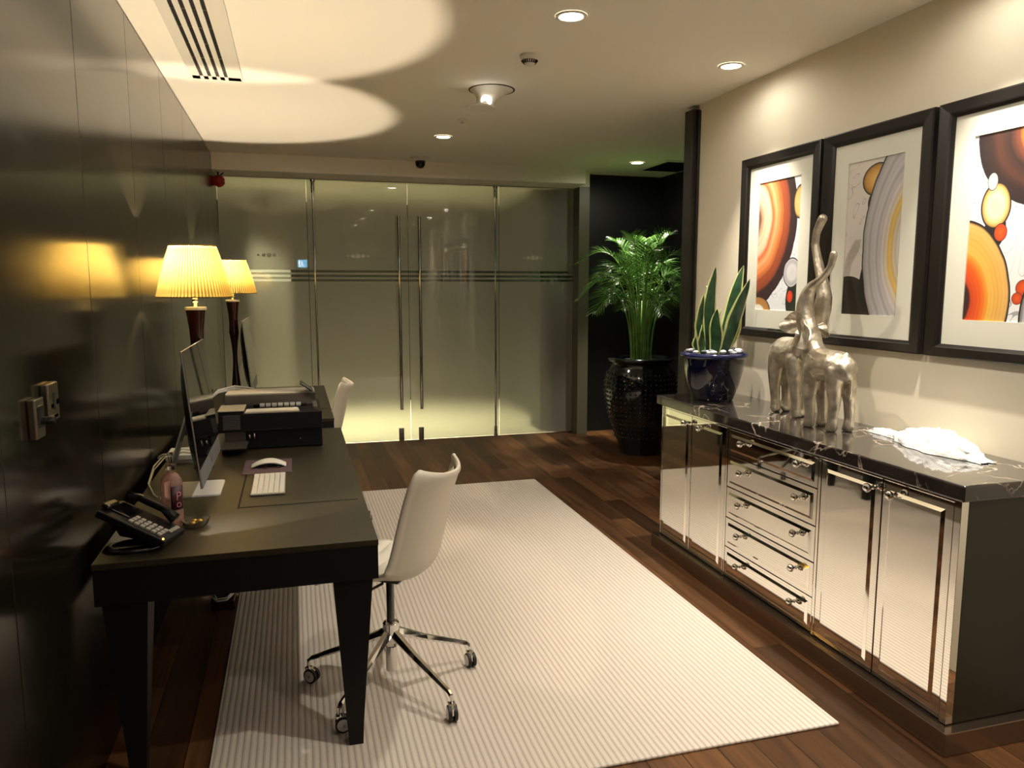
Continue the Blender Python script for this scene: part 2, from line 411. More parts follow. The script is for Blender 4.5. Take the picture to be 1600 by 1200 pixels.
def leafy(name, c1, c2):
    m = mat(name, c1, 0.27, var=0.0); g = NT(m); nt = m.node_tree; b = nt.nodes['Principled BSDF']
    n = g.n('ShaderNodeTexNoise'); n.inputs['Scale'].default_value = 5; tc = g.n('ShaderNodeTexCoord'); g.l(tc.outputs['Object'], n.inputs['Vector'])
    col = g.mix(n.outputs['Fac'], c1, c2); g.l(col, b.inputs['Base Color'])
    tl = g.n('ShaderNodeBsdfTranslucent'); g.l(col, tl.inputs[0]); mx = g.n('ShaderNodeMixShader'); mx.inputs[0].default_value = 0.15
    g.l(b.outputs[0], mx.inputs[1]); g.l(tl.outputs[0], mx.inputs[2]); g.l(mx.outputs[0], nt.nodes['Material Output'].inputs[0]); return m
M['palm'] = leafy('palm_leaf', (0.014, 0.065, 0.008), (0.10, 0.22, 0.035))

def glassy(name, col, rough=0.03, tr=1.0):
    m = bpy.data.materials.new(name); m.use_nodes = True; b = m.node_tree.nodes['Principled BSDF']
    b.inputs['Base Color'].default_value = (*col, 1); b.inputs['Roughness'].default_value = rough; b.inputs['Transmission Weight'].default_value = tr; b.inputs['IOR'].default_value = 1.4; return m
M['pink'] = glassy('pink_liquid', (0.95, 0.58, 0.48), .05, .72); M['clear_obj'] = glassy('clear_plastic', (0.95, 0.93, 0.88), 0.08)

def art(name, ells, uv0, w_, bg=(0.80, 0.80, 0.80)):
    """agate painting. uv0 = world (y, z) of the lower-left corner seen from the room, w_ = metres per unit"""
    m = bpy.data.materials.new(name); m.use_nodes = True; g = NT(m); b = m.node_tree.nodes['Principled BSDF']; b.inputs['Roughness'].default_value = 0.6; b.inputs['Coat Weight'].default_value = 0.5; b.inputs['Coat Roughness'].default_value = 0.2
    geo = g.n('ShaderNodeNewGeometry'); sp = g.n('ShaderNodeSeparateXYZ'); g.l(geo.outputs['Position'], sp.inputs[0])
    U = g.math('DIVIDE', g.math('SUBTRACT', uv0[0], sp.outputs[1]), w_); V = g.math('DIVIDE', g.math('SUBTRACT', sp.outputs[2], uv0[1]), w_)
    n = g.n('ShaderNodeTexNoise'); n.inputs['Scale'].default_value = 7; n.inputs['Detail'].default_value = 4; g.l(geo.outputs['Position'], n.inputs['Vector'])
    nd = g.math('SUBTRACT', n.outputs['Fac'], 0.5)
    # thin drawn contour lines on the ground
    n3 = g.n('ShaderNodeTexNoise'); n3.inputs['Scale'].default_value = 4.5; n3.inputs['Detail'].default_value = 2.5; n3.inputs['Distortion'].default_value = 1.5; g.l(geo.outputs['Position'], n3.inputs['Vector'])
    li = g.math('ABSOLUTE', g.math('SUBTRACT', g.math('FRACT', g.math('MULTIPLY', n3.outputs['Fac'], 5.0)), 0.5)); li = g.math('LESS_THAN', li, 0.018)
    col = g.mix(g.math('MULTIPLY', li, 0.75), bg, (0.25, 0.22, 0.20))
    for (cu, cv, ru, rv, ramp, wob, line) in ells:
        du = g.math('DIVIDE', g.math('SUBTRACT', U, cu), ru); dv = g.math('DIVIDE', g.math('SUBTRACT', V, cv), rv)
        d = g.math('SQRT', g.math('ADD', g.math('MULTIPLY', du, du), g.math('MULTIPLY', dv, dv)))
        d = g.math('ADD', d, g.math('MULTIPLY', nd, wob))
        r = g.n('ShaderNodeValToRGB'); cr = r.color_ramp
        while len(cr.elements) < len(ramp): cr.elements.new(0.5)
        for e, (p, c) in zip(cr.elements, ramp): e.position = p
        for e, (p, c) in zip(cr.elements, ramp): e.color = (*c, 1)
        g.l(d, r.inputs['Fac'])
        bands = g.math('SINE', g.math('MULTIPLY', d, 95.0)); c2 = g.mix(g.math('MULTIPLY_ADD', bands, 0.07*line, 0.07*line), r.outputs['Color'], (0.02, 0.01, 0.01))
        edge = g.math('LESS_THAN', d, 1.0+0.035/max(ru, 0.2)*0.5); col = g.mix(edge, col, (0.02, 0.015, 0.015))
        ins = g.math('LESS_THAN', d, 1.0); col = g.mix(ins, col, c2)
    g.l(col, b.inputs['Base Color']); return m

# ------------------------------------------------------------------ lights
def spot(name, loc, e, size=70, blend=0.5, rad=0.035, col=WARM, tgt=None, parent=None):
    l = bpy.data.lights.new(name, 'SPOT'); l.energy = e; l.color = col; l.spot_size = math.radians(size); l.spot_blend = blend; l.shadow_soft_size = rad
    o = bpy.data.objects.new(name, l); C.objects.link(o); o.location = loc
    if tgt is not None: o.rotation_euler = (Vector(tgt)-Vector(loc)).to_track_quat('-Z', 'Y').to_euler()
    if parent is not None: o.parent = parent; o.location = Vector(loc)-parent.location
    return o

def downlight(x, y, e, label, group=None, size=115, blend=.9, r=0.062, tgt=None, col=WARM):
    t = thing('ceiling_light', label, 'ceiling light', (x, y, CZ), group)
    bm = nb(); lathe(bm, [(r+.012, CZ-.001), (r+.012, CZ-.006), (r, CZ-.009), (r-.006, CZ-.006), (r-.008, CZ-.001)], (x, y, 0), 32, close=False); obj('trim_ring', bm, M['white_trim'], t, True)
    bm = nb(); lathe(bm, [(0, CZ-.0035), (r-.007, CZ-.0035), (r-.007, CZ-.001), (0, CZ-.001)], (x, y, 0), 28); obj('lens', bm, M['lens'], t)
    spot('downlight_beam', (x, y, CZ-.012), e, size, blend, 0.016 if size == 72 else 0.035, col, tgt, t)
    spot('downlight_spill', (x, y, CZ-.012), e*(.04 if size < 80 else .55), 176, .5, 0.035, col, None, t)
    return t
G1 = 'ceiling downlights down the middle of the room'; G2 = 'downlights washing the picture wall'
downlight(1.29, 3.52, E_DOWN, 'largest of the round white downlights, at the top middle of the ceiling', G1)
downlight(1.26, 6.53, E_DOWN*.8, 'small round downlight in front of the glass doors, beyond the flared fitting', G1)
for yy, ll in ((1.9, 'upper'), (0.3, 'lower')): downlight(1.29, yy, E_DOWN, 'recessed downlight behind the camera, the '+ll+' small dash reflected in the left glass door', 'downlights reflected in the glass doors')
WT = (0.04, 0, -1)
downlight(2.45, 4.03, E_WALL, 'oval-looking downlight close to the cream wall above the left picture', G2, 72, .95, tgt=(2.50, 4.03, 0), r=.06)
for yy, ll in ((2.45, 'lighting the wall above the right picture'), (0.9, 'farther back than the right picture')): downlight(2.45, yy, E_WALL, 'wall-washing downlight out of view, '+ll, 'wall washers above the photo', 72, .95, tgt=(2.50, yy, 0), r=.06)
downlight(3.42, 7.34, E_RECESS, 'downlight in the dark recess above the potted palm', G1, 62, .6, r=.065, tgt=(3.30, 7.10, 0), col=(1, .93, .74))

for x, y in ((-.4, 9.5), (0.7, 9.5), (1.8, 9.5)): spot('corridor_lamp', (x, y, 2.78), E_CORR, 80, .8, .06, (1, .91, .68), (x, y, 0))

# ------------------------------------------------------------------ room shell
GY = 8.28
bm = nb(); box(bm, -.75, 4.3, -3.1, GY+.02, FZ-.1, FZ); struct('floor', bm, M['floor'])
bm = nb(); box(bm, -2.6, 4.3, GY+.02, 11.6, FZ-.1, FZ); struct('floor', bm, M['corr_floor'])
bm = nb(); box(bm, -.85, 4.35, -3.1, GY+.05, CZ, CZ+.1); struct('ceiling', bm, M['ceiling'])
bm = nb(); box(bm, -2.6, 4.35, GY+.05, 11.6, CZ-.08, CZ+.1); struct('ceiling', bm, M['ceiling'])
# left wall: lacquered panels with narrow joints
bm = nb()
ys = [-3.1, -1.7, -.75, .2, 1.15, 2.10, 3.06, 4.0, 4.94, 5.88, 6.82, 7.76, GY+.0]
for a, b in zip(ys[:-1], ys[1:]): box(bm, -.74, -.70, a+.002, b-.002, FZ, CZ-.012, .0015, 1)
box(bm, -.85, -.738, -3.1, GY, FZ, CZ)
struct('wall_left', bm, M['lacquer'])
bm = nb(); box(bm, 2.76, 2.92, -3.1, 4.93, FZ, CZ); struct('wall_right', bm, M['wall_paint'])
bm = nb(); box(bm, 2.71, 2.94, 4.93, 5.04, FZ, CZ-.03, .004); box(bm, 2.745, 2.90, 4.90, 4.93, FZ, CZ-.04, .003); struct('trim_1', bm, M['dark_post'])
bm = nb(); box(bm, 4.15, 4.3, 1.5, GY+.2, FZ, CZ); struct('wall_recess', bm, M['dark_wall'])
bm = nb(); box(bm, 3.21, 4.15, 8.25, 8.45, FZ, CZ); struct('wall_far', bm, M['dark_wall'])
bm = nb(); box(bm, 2.92, 4.15, 1.5, 1.6, FZ, CZ); struct('wall_recess_end', bm, M['dark_wall'])
bm = nb(); box(bm, 3.085, 3.21, 8.10, 8.45, FZ, 2.74, .003); struct('trim_2', bm, M['olive_post'])
bm = nb(); box(bm, -.70, 3.06, 7.85, 8.42, 2.74, CZ, .002); box(bm, 3.06, 3.21, 8.11, 8.42, 2.74, CZ); struct('ceiling_beam', bm, M['ceiling'])
bm = nb(); box(bm, -.85, 2.92, -3.2, -3.05, FZ, CZ); struct('wall_back', bm, M['wall_paint'])
# corridor beyond the glass
bm = nb(); box(bm, -2.6, 4.3, 11.3, 11.45, FZ, CZ-.08); struct('wall_corridor', bm, M['corr_wall'])
bm = nb(); box(bm, 2.93, 3.05, 8.9, 11.3, FZ, CZ-.08); box(bm, 2.75, 3.3, 8.46, 8.9, FZ, CZ-.08); struct('wall_corridor_side', bm, M['corr_dark'])
bm = nb(); box(bm, -2.6, -2.5, GY+.3, 11.3, FZ, CZ-.08); struct('wall_corridor_end', bm, M['corr_dark'])

bm = nb(); box(bm, -.50, -.02, 9.95, 10.3, FZ, CZ-.08, .004); struct('trim_4', bm, mat('corridor_column', (0.16, 0.15, 0.12), .6))

# ------------------------------------------------------------------ glass front
GT, GB = 2.735, FZ+.012
def pane(name, x0, x1, dots):
    bm = nb(); box(bm, x0, x1, GY-.006, GY+.006, GB, GT)
    bm.normal_update()
    o = struct(name, bm, [M['clear'], frosted(name+'_film', dots)])
    for p in o.data.polygons: p.material_index = 1 if p.normal.y < -.9 else 0
    return o
def sub(parent, name, bm, m, smooth=True, **k): return obj(name, bm, m, parent, smooth, auto=40, **k)
wl = pane('window_1', -.695, .158, [-.225])
dl = pane('door_1', .164, 1.196, [.67])
dr = pane('door_2', 1.202, 2.205, [])
wr = pane('window_2', 2.211, 3.083, [2.60])
bm = nb(); box(bm, -.70, 3.085, GY-.016, GY+.016, GT, 2.752); struct('trim_3', bm, M['brass_steel'])
for d, px, hx in ((dl, .226, 1.093), (dr, 2.158, 1.312)):
    bm = nb(); tube(bm, [(px, GY-.035, FZ), (px, GY-.035, 2.74)], .0115, 12)
    for zz in (.12, .7, 1.55, 2.42): tube(bm, [(px, GY-.04, zz), (px+.012, GY-.004, zz)], .008, 8)
    sub(d, 'pivot_rod', bm, M['chrome'])
    bm = nb(); lathe(bm, [(.019, 2.60), (.019, 2.70), (.027, 2.715), (.027, 2.739)], (px, GY-.035, 0), 20); sub(d, 'top_pivot', bm, M['chrome'])
    bm = nb(); lathe(bm, [(.024, FZ), (.024, FZ+.02), (.018, FZ+.03), (.018, FZ+.12)], (px, GY-.035, 0), 20); sub(d, 'floor_pivot', bm, M['chrome'])
    bm = nb(); tube(bm, [(hx, GY-.075, .315), (hx, GY-.075, 2.385)], .018, 20)
    for zz in (.55, 2.15): tube(bm, [(hx, GY-.075, zz), (hx, GY-.004, zz)], .010, 10)
    sub(d, 'handle', bm, M['chrome'])
    bm = nb(); box(bm, hx-.028, hx+.028, GY-.022, GY-.004, FZ+.005, .10, .003); tube(bm, [(hx, GY-.026, .045), (hx, GY-.02, .045)], .008, 10); sub(d, 'floor_lock', bm, M['brass_steel'])

# ------------------------------------------------------------------ ceiling fittings
t = thing('linear_air_vent', 'long white ceiling vent with four dark slots, beside the dark wall', 'air vent', (-.40, 3.8, CZ))
bm = nb(); 
x0, x1, y0, y1 = -.545, -.25, 2.55, 5.13; sl = [-.490, -.444, -.398, -.352]
edges = [x0]
for s_ in sl: edges += [s_, s_+.019]
edges.append(x1)
for i in range(0, len(edges), 2): box(bm, edges[i], edges[i+1], y0, y1, CZ-.008, CZ-.001, .001, 1)
box(bm, x0+.01, x1-.01, y1-.07, y1, CZ-.008, CZ-.001); box(bm, x0+.01, x1-.01, y0, y0+.07, CZ-.008, CZ-.001)
obj('frame', bm, M['white_trim'], t)
for s_ in sl:
    bm = nb(); box(bm, s_-.001, s_+.020, y0+.05, y1-.05, CZ-.0042, CZ-.0005)
    obj('slot', bm, M['grille'], t)
for s_ in sl:
    for k in range(9): bm = nb(); box(bm, s_+.001, s_+.018, y0+.3+k*.26, y0+.303+k*.26+.004, CZ-.0075, CZ-.004); obj('spacer', bm, M['brass_steel'], t)
t = thing('recess_air_vent', 'dark grille in the recess ceiling beside the right post', 'air vent', (3.8, 7.45, CZ))
bm = nb(); box(bm, 3.62, 4.12, 7.1, 7.75, CZ-.012, CZ-.001, .002); obj('frame', bm, M['white_trim'], t)
bm = nb()
for k in range(14): box(bm, 3.66, 4.08, 7.14+k*.042, 7.165+k*.042, CZ-.018, CZ-.012)
obj('louvre', bm, M['gunmetal'], t)
# smoke detector
x, y = 1.286, 4.16
t = thing('smoke_detector', 'small white slotted smoke detector on the ceiling, nearest round fitting to the big downlight', 'smoke detector', (x, y, CZ))
bm = nb(); lathe(bm, [(.055, CZ-.001), (.055, CZ-.012), (.048, CZ-.020), (.046, CZ-.024), (.022, CZ-.052), (.010, CZ-.056), (0, CZ-.056)], (x, y, 0), 32, close=False); obj('housing', bm, M['white_trim'], t, True, auto=40)
bm = nb()
for k in range(20):
    a = 2*PI*k/20; obox(bm, (x+.038*math.cos(a), y+.038*math.sin(a), CZ-.036), (.006, .005, .020), Matrix.Rotation(a, 4, 'Z') @ Matrix.Rotation(.75, 4, 'Y'))
obj('slots', bm, M['grille'], t)
# flared projector-like fitting
x, y = 1.27, 4.93
t = thing('flared_ceiling_fitting', 'white trumpet-shaped ceiling fitting with a glowing spot and a hanging disc', 'ceiling fitting', (x, y, CZ))
P0, P1 = Vector((x, y, CZ)), Vector((x-.062, y-.02, CZ-.115))
bm = nb(); n = 14; rings = []
for i in range(n+1):
    f = i/n; c = P0.lerp(P1, f); r = .055+.09*(1-f)**2.6
    rings.append([bm.verts.new((c.x+r*math.cos(2*PI*k/36), c.y+r*math.sin(2*PI*k/36), c.z-.001)) for k in range(36)])
for i in range(n):
    for k in range(36): bm.faces.new((rings[i][k], rings[i][(k+1)%36], rings[i+1][(k+1)%36], rings[i+1][k]))
bm.faces.new(rings[-1]); bm.faces.new(rings[0][::-1]); obj('flared_body', bm, M['white_trim'], t, True, auto=40)
bm = nb(); lathe(bm, [(.148, CZ-.001), (.148, CZ-.004), (.139, CZ-.004)], (x, y, 0), 40, close=False); obj('rim', bm, M['gap'], t)
bm = nb(); lathe(bm, [(0, P1.z), (.095, P1.z), (.098, P1.z-.006), (.095, P1.z-.012), (0, P1.z-.012)], (P1.x-.02, P1.y, 0), 36); obj('disc', bm, M['white_trim'], t, True, auto=40)
bm = nb(); dcx = Vector((-.25, -.93, -.25)).normalized(); cc = P0.lerp(P1, .62)+dcx*.058
lathe(bm, [(0, .006), (.030, .006), (.034, 0), (.034, -.02), (0, -.02)], cc, 24, axis=dcx); obj('lens', bm, emis('soft_lens', (1, .93, .8), 5), t, True, auto=40)
# sprinkler
x, y = 1.275, 5.85
t = thing('sprinkler_cap', 'tiny chrome sprinkler cap on the ceiling between the flared fitting and small downlight', 'sprinkler', (x, y, CZ))
bm = nb(); lathe(bm, [(.035, CZ-.001), (.033, CZ-.006), (.018, CZ-.009), (0, CZ-.009)], (x, y, 0), 24, close=False); obj('cap', bm, M['white_trim'], t, True, auto=40)
bm = nb(); lathe(bm, [(.008, CZ-.009), (.008, CZ-.022), (.016, CZ-.024), (0, CZ-.026)], (x, y, 0), 16, close=False); obj('nozzle', bm, M['chrome'], t, True, auto=40)
# dome camera
x, y = 1.245, 7.66
t = thing('dome_camera', 'small black dome security camera on the ceiling above the glass doors', 'security camera', (x, y, CZ))
bm = nb(); lathe(bm, [(.095, CZ-.001), (.093, CZ-.010), (.062, CZ-.016), (.058, CZ-.030), (0, CZ-.030)], (x, y, 0), 32, close=False); obj('base', bm, M['white_trim'], t, True, auto=40)
bm = nb(); lathe(bm, [(.048, CZ-.030), (.050, CZ-.05), (.044, CZ-.078), (.028, CZ-.096), (0, CZ-.103)], (x, y, 0), 32, close=False); obj('dome', bm, M['black_gloss'], t, True)
# red sounder high on the left wall
x, y, z = -.648, 8.02, 2.655
t = thing('alarm_sounder', 'round red alarm sounder high in the corner where dark wall meets glass', 'alarm', (-.70, y, z))
bm = nb(); lathe(bm, [(.045, -.051), (.048, -.03), (.058, -.02), (.060, 0), (.052, .022), (.030, .038), (0, .042)], (x, y, z), 28, axis=(1, -.1, 0)); obj('housing', bm, M['red'], t, True, auto=50)
bm = nb()
for k in range(9): a = 2*PI*k/9; tube(bm, [(x+.028, y+.045*math.cos(a), z+.045*math.sin(a)), (x+.046, y+.018*math.cos(a), z+.018*math.sin(a))], .004, 6)
obj('grille_rib', bm, M['red'], t)
bm = nb(); tube(bm, [(x-.01, y-.01, z+.05), (x-.01, y, z+.084)], .007, 8); tube(bm, [(x+.01, y-.01, z+.05), (x+.04, y-.01, z+.08)], .006, 8); obj('cable_gland', bm, M['black_plastic'], t)

# wall control plates
def plate(y0, y1, z0, z1, label, slot):
    t = thing('wall_switch', label, 'switch', (-.70, (y0+y1)/2, z0))
    bm = nb(); box(bm, -.700, -.680, y0, y1, z0, z1, .004); obj('plate', bm, M['brass_steel'], t)
    if slot:
        bm = nb(); box(bm, -.681, -.6785, y0+.042, y1-.042, z0+.032, z1-.028, .001); obj('card_slot', bm, M['grille'], t)
        bm = nb(); box(bm, -.681, -.677, y0+.012, y0+.035, z0+.04, z0+.052); box(bm, -.681, -.677, y1-.035, y1-.012, z0+.045, z0+.06); box(bm, -.681, -.677, y0+.03, y1-.03, z0+.010, z0+.018); obj('indicator', bm, M['chrome'], t)
    else:
        bm = nb(); box(bm, -.681, -.676, y0+.02, y1-.02, z0+.03, z1-.02, .002); obj('rocker', bm, M['gunmetal'], t)
        bm = nb(); lathe(bm, [(.012, 0), (.012, .022), (.010, .026), (0, .026)], (-.676, (y0+y1)/2+.02, (z0+z1)/2-.01), 18, axis=(1, 0, 0)); obj('knob', bm, M['gunmetal'], t, True, auto=40)
plate(2.300, 2.378, 1.235, 1.345, 'left one of the two metal wall plates, with a dark knob', False)
plate(2.420, 2.520, 1.262, 1.372, 'right one of the two metal wall plates, with a dark upright slot', True)

# ------------------------------------------------------------------ rug
bm = nb(); box(bm, -.345, 1.985, 2.315, 6.24, FZ, RZ, .005)
tag(obj('area_rug', bm, M['rug'], origin=(.8, 4.2, FZ)), 'large cream ribbed rug lying on the dark plank floor', 'rug')

# ------------------------------------------------------------------ desks
def make_desk(label):
    D = thing('desk', label, 'desk', (-.2, 2.665, FZ))
    X0, X1, Y0, Y1 = -.665, .262, 2.665, 4.93; T = .75
    bm = nb(); box(bm, X0, X1, Y0, Y1, T-.022, T, .0015, 1); obj('desktop', bm, M['desk'], D)
    bm = nb(); box(bm, X0+.002, X1-.002, Y0+.002, Y0+.03, T-.145, T-.022); box(bm, X0+.002, X1-.002, Y1-.03, Y1-.002, T-.145, T-.022)
    box(bm, X1-.03, X1-.002, Y0+.03, Y1-.03, T-.145, T-.022); box(bm, X0+.002, X0+.03, Y0+.03, Y1-.03, T-.145, T-.022)
    obj('apron', bm, M['desk_dark'], D)
    for sx, xo in ((1, X1-.010), (-1, X0+.010)):
        for sy, yo in ((1, Y0+.008), (-1, Y1-.008)):
            bm = nb(); wt, wb = .155, .052
            top = T-.145
            # outer edge leans in slightly, inner edge leans a lot
            def cx(f, a): return xo-sx*(f)
            v = []
            for (zz, o_, i_) in ((T-.023, 0.006, wt), (top, .012, wt-.004), (FZ+.10, .056, .056+wb+.008), (RZ+.001, .060, .060+wb-.002)):
                ring = []
                for (fx, fy) in ((o_, 0), (i_, 0), (i_, i_-o_), (o_, i_-o_)): ring.append(bm.verts.new((xo-sx*fx, yo+sy*(fy+(o_*.15)), zz)))
                v.append(ring)
            for a, b in zip(v[:-1], v[1:]):
                for k in range(4): bm.faces.new((a[k], a[(k+1)%4], b[(k+1)%4], b[k]))
            bm.faces.new(v[0]); bm.faces.new(v[-1][::-1]); obj('leg', bm, M['desk_dark'], D)
    bm = nb(); box(bm, -.243, .235, 3.215, 3.86, T-.0005, T+.0022, .001, 1); obj('writing_panel', bm, M['desk'], D)
    bm = nb(); box(bm, -.251, -.243, 3.205, 3.87, T-.001, T+.0008); box(bm, -.251, .235, 3.209, 3.215, T-.001, T+.0008); obj('panel_joint', bm, M['gap'], D)
    # drawer under the top on the right side with its ring key
    bm = nb(); box(bm, -.22, .235, 3.25, 3.85, T-.12, T-.03, .002); obj('drawer', bm, M['desk_dark'], D)
    return D
d1 = make_desk('near black wooden desk with thick tapered legs, holding keyboard and telephone')
d2 = dup(d1, (-.222, 5.30, FZ), 0, 'far black desk behind the printer, mostly hidden, under the second lamp')
d2.scale.y = .80
# key ring hanging on the near desk's edge
t = thing('key_ring', 'thin metal ring with key hanging at the near desk edge beside the chair', 'key', (.266, 3.05, .70))
bm = nb(); R_ = .02; cy, cz = 3.10, .690
tube(bm, [(.272+.016*math.sin(a)*.6, cy+R_*.9*math.sin(a), cz+R_*math.cos(a)) for a in [2*PI*k/24 for k in range(25)]], .0018, 6); obj('ring', bm, M['gunmetal'], t, True)
bm = nb(); box(bm, .262, .275, cy-.006, cy+.006, cz+.015, cz+.04, .002); obj('key', bm, M['chrome'], t)

# ------------------------------------------------------------------ all-in-one computers
def make_computer(label):
    T = .75; yc = 3.565; hw = .385
    t = thing('desktop_computer', label, 'computer', (-.46, yc, T))
    b0, t0 = Vector((-.375, 0, .848)), Vector((-.425, 0, 1.398)); up = (t0-b0); H = up.length; up.normalize(); nrm = Vector((up.z, 0, -up.x))   # front normal, towards the chair
    def P(y, h, d): v = b0+up*h+nrm*d; return Vector((v.x, yc+y, v.z))
    # rear shell: bulging
    bm = nb(); nx, nz = 20, 16; g = [[None]*(nz+1) for _ in range(nx+1)]
    for i in range(nx+1):
        for j in range(nz+1):
            u, v = i/nx*2-1, j/nz*2-1; dep = .007+.048*max(0, (1-u**4))**1.3*max(0, (1-v**4))**1.0*(1-.15*v)
            g[i][j] = bm.verts.new(P(u*hw, (v+1)/2*H, -dep))
    for i in range(nx):
        for j in range(nz): bm.faces.new((g[i][j], g[i][j+1], g[i+1][j+1], g[i+1][j]))
    obj('rear_shell', bm, M['gunmetal'], t, True)
    bm = nb(); obox(bm, P(0, H/2, -.0035), (.0068, 2*hw, H), Matrix([[nrm.x, 0, up.x], [0, 1, 0], [nrm.z, 0, up.z]]).to_4x4(), .002); obj('edge_band', bm, M['alu'], t)
    MM = Matrix([[nrm.x, 0, up.x], [0, 1, 0], [nrm.z, 0, up.z]]).to_4x4()
    bm = nb(); obox(bm, P(0, .075+(H-.075)/2, .0008), (.0016, 2*hw-.003, H-.078), MM); obj('screen', bm, M['screen'], t)
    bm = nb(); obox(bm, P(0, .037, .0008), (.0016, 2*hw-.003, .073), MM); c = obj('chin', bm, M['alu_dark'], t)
    # small dark fruit mark on the chin
    bm = nb(); pts = [(math.cos(a)*.011*(1-.12*math.cos(2*a)), math.sin(a)*.0125-.0008*abs(math.cos(a))) for a in [2*PI*k/24 for k in range(24)]]
    pts = [(u if not (u > .007 and abs(v) < .006) else .0065-.001*math.cos(v*400), v) for u, v in pts]
    prism(bm, pts, lambda u, v, d: P(u, .037+v, d), .0016, .0020)
    prism(bm, [(0, .014), (.004, .020), (.005, .015), (.002, .013)], lambda u, v, d: P(u, .037+v, d), .0016, .0020); obj('emblem', bm, M['black_plastic'], c)
    # stand: foot plate and sloping neck
    bm = nb(); fx0, fx1, fy = -.575, -.335, .132
    pts = []
    for (cx_, cy_, a0) in ((fx1-.02, fy-.02, 0), (fx0+.005, fy-.005, 90), (fx0+.005, -fy+.005, 180), (fx1-.02, -fy+.02, 270)):
        rr = .02 if cx_ > -.4 else .005
        for k in range(5): a = math.radians(a0+k*22.5); pts.append((cx_+rr*math.cos(a), cy_+rr*math.sin(a)))
    prism(bm, pts, lambda u, v, d: (u, yc+v, d), T+.0005, T+.0075); s = obj('stand', bm, M['white_plastic'], t)
    bm = nb(); a0, a1 = Vector((-.572, 0, T+.004)), Vector((-.462, 0, 1.10)); dirn = (a1-a0)
    pts = [(-fy+.015, 0), (fy-.015, 0), (.085, 1), (-.085, 1)]
    tn = Vector((dirn.z, 0, -dirn.x)).normalized()*.004
    prism(bm, pts, lambda u, v, d: (a0.x+dirn.x*v+tn.x*d, yc+u, a0.z+dirn.z*v+tn.z*d), -1, 1); obj('stand_neck', bm, M['alu'], t)
    return t
c1 = make_computer('near thin desktop computer seen edge-on, tilted back on its white foot')
c2 = dup(c1, (c1.location.x+.060, c1.location.y+2.72, .75), 0, 'far thin desktop computer behind the printer, beside the second lamp')

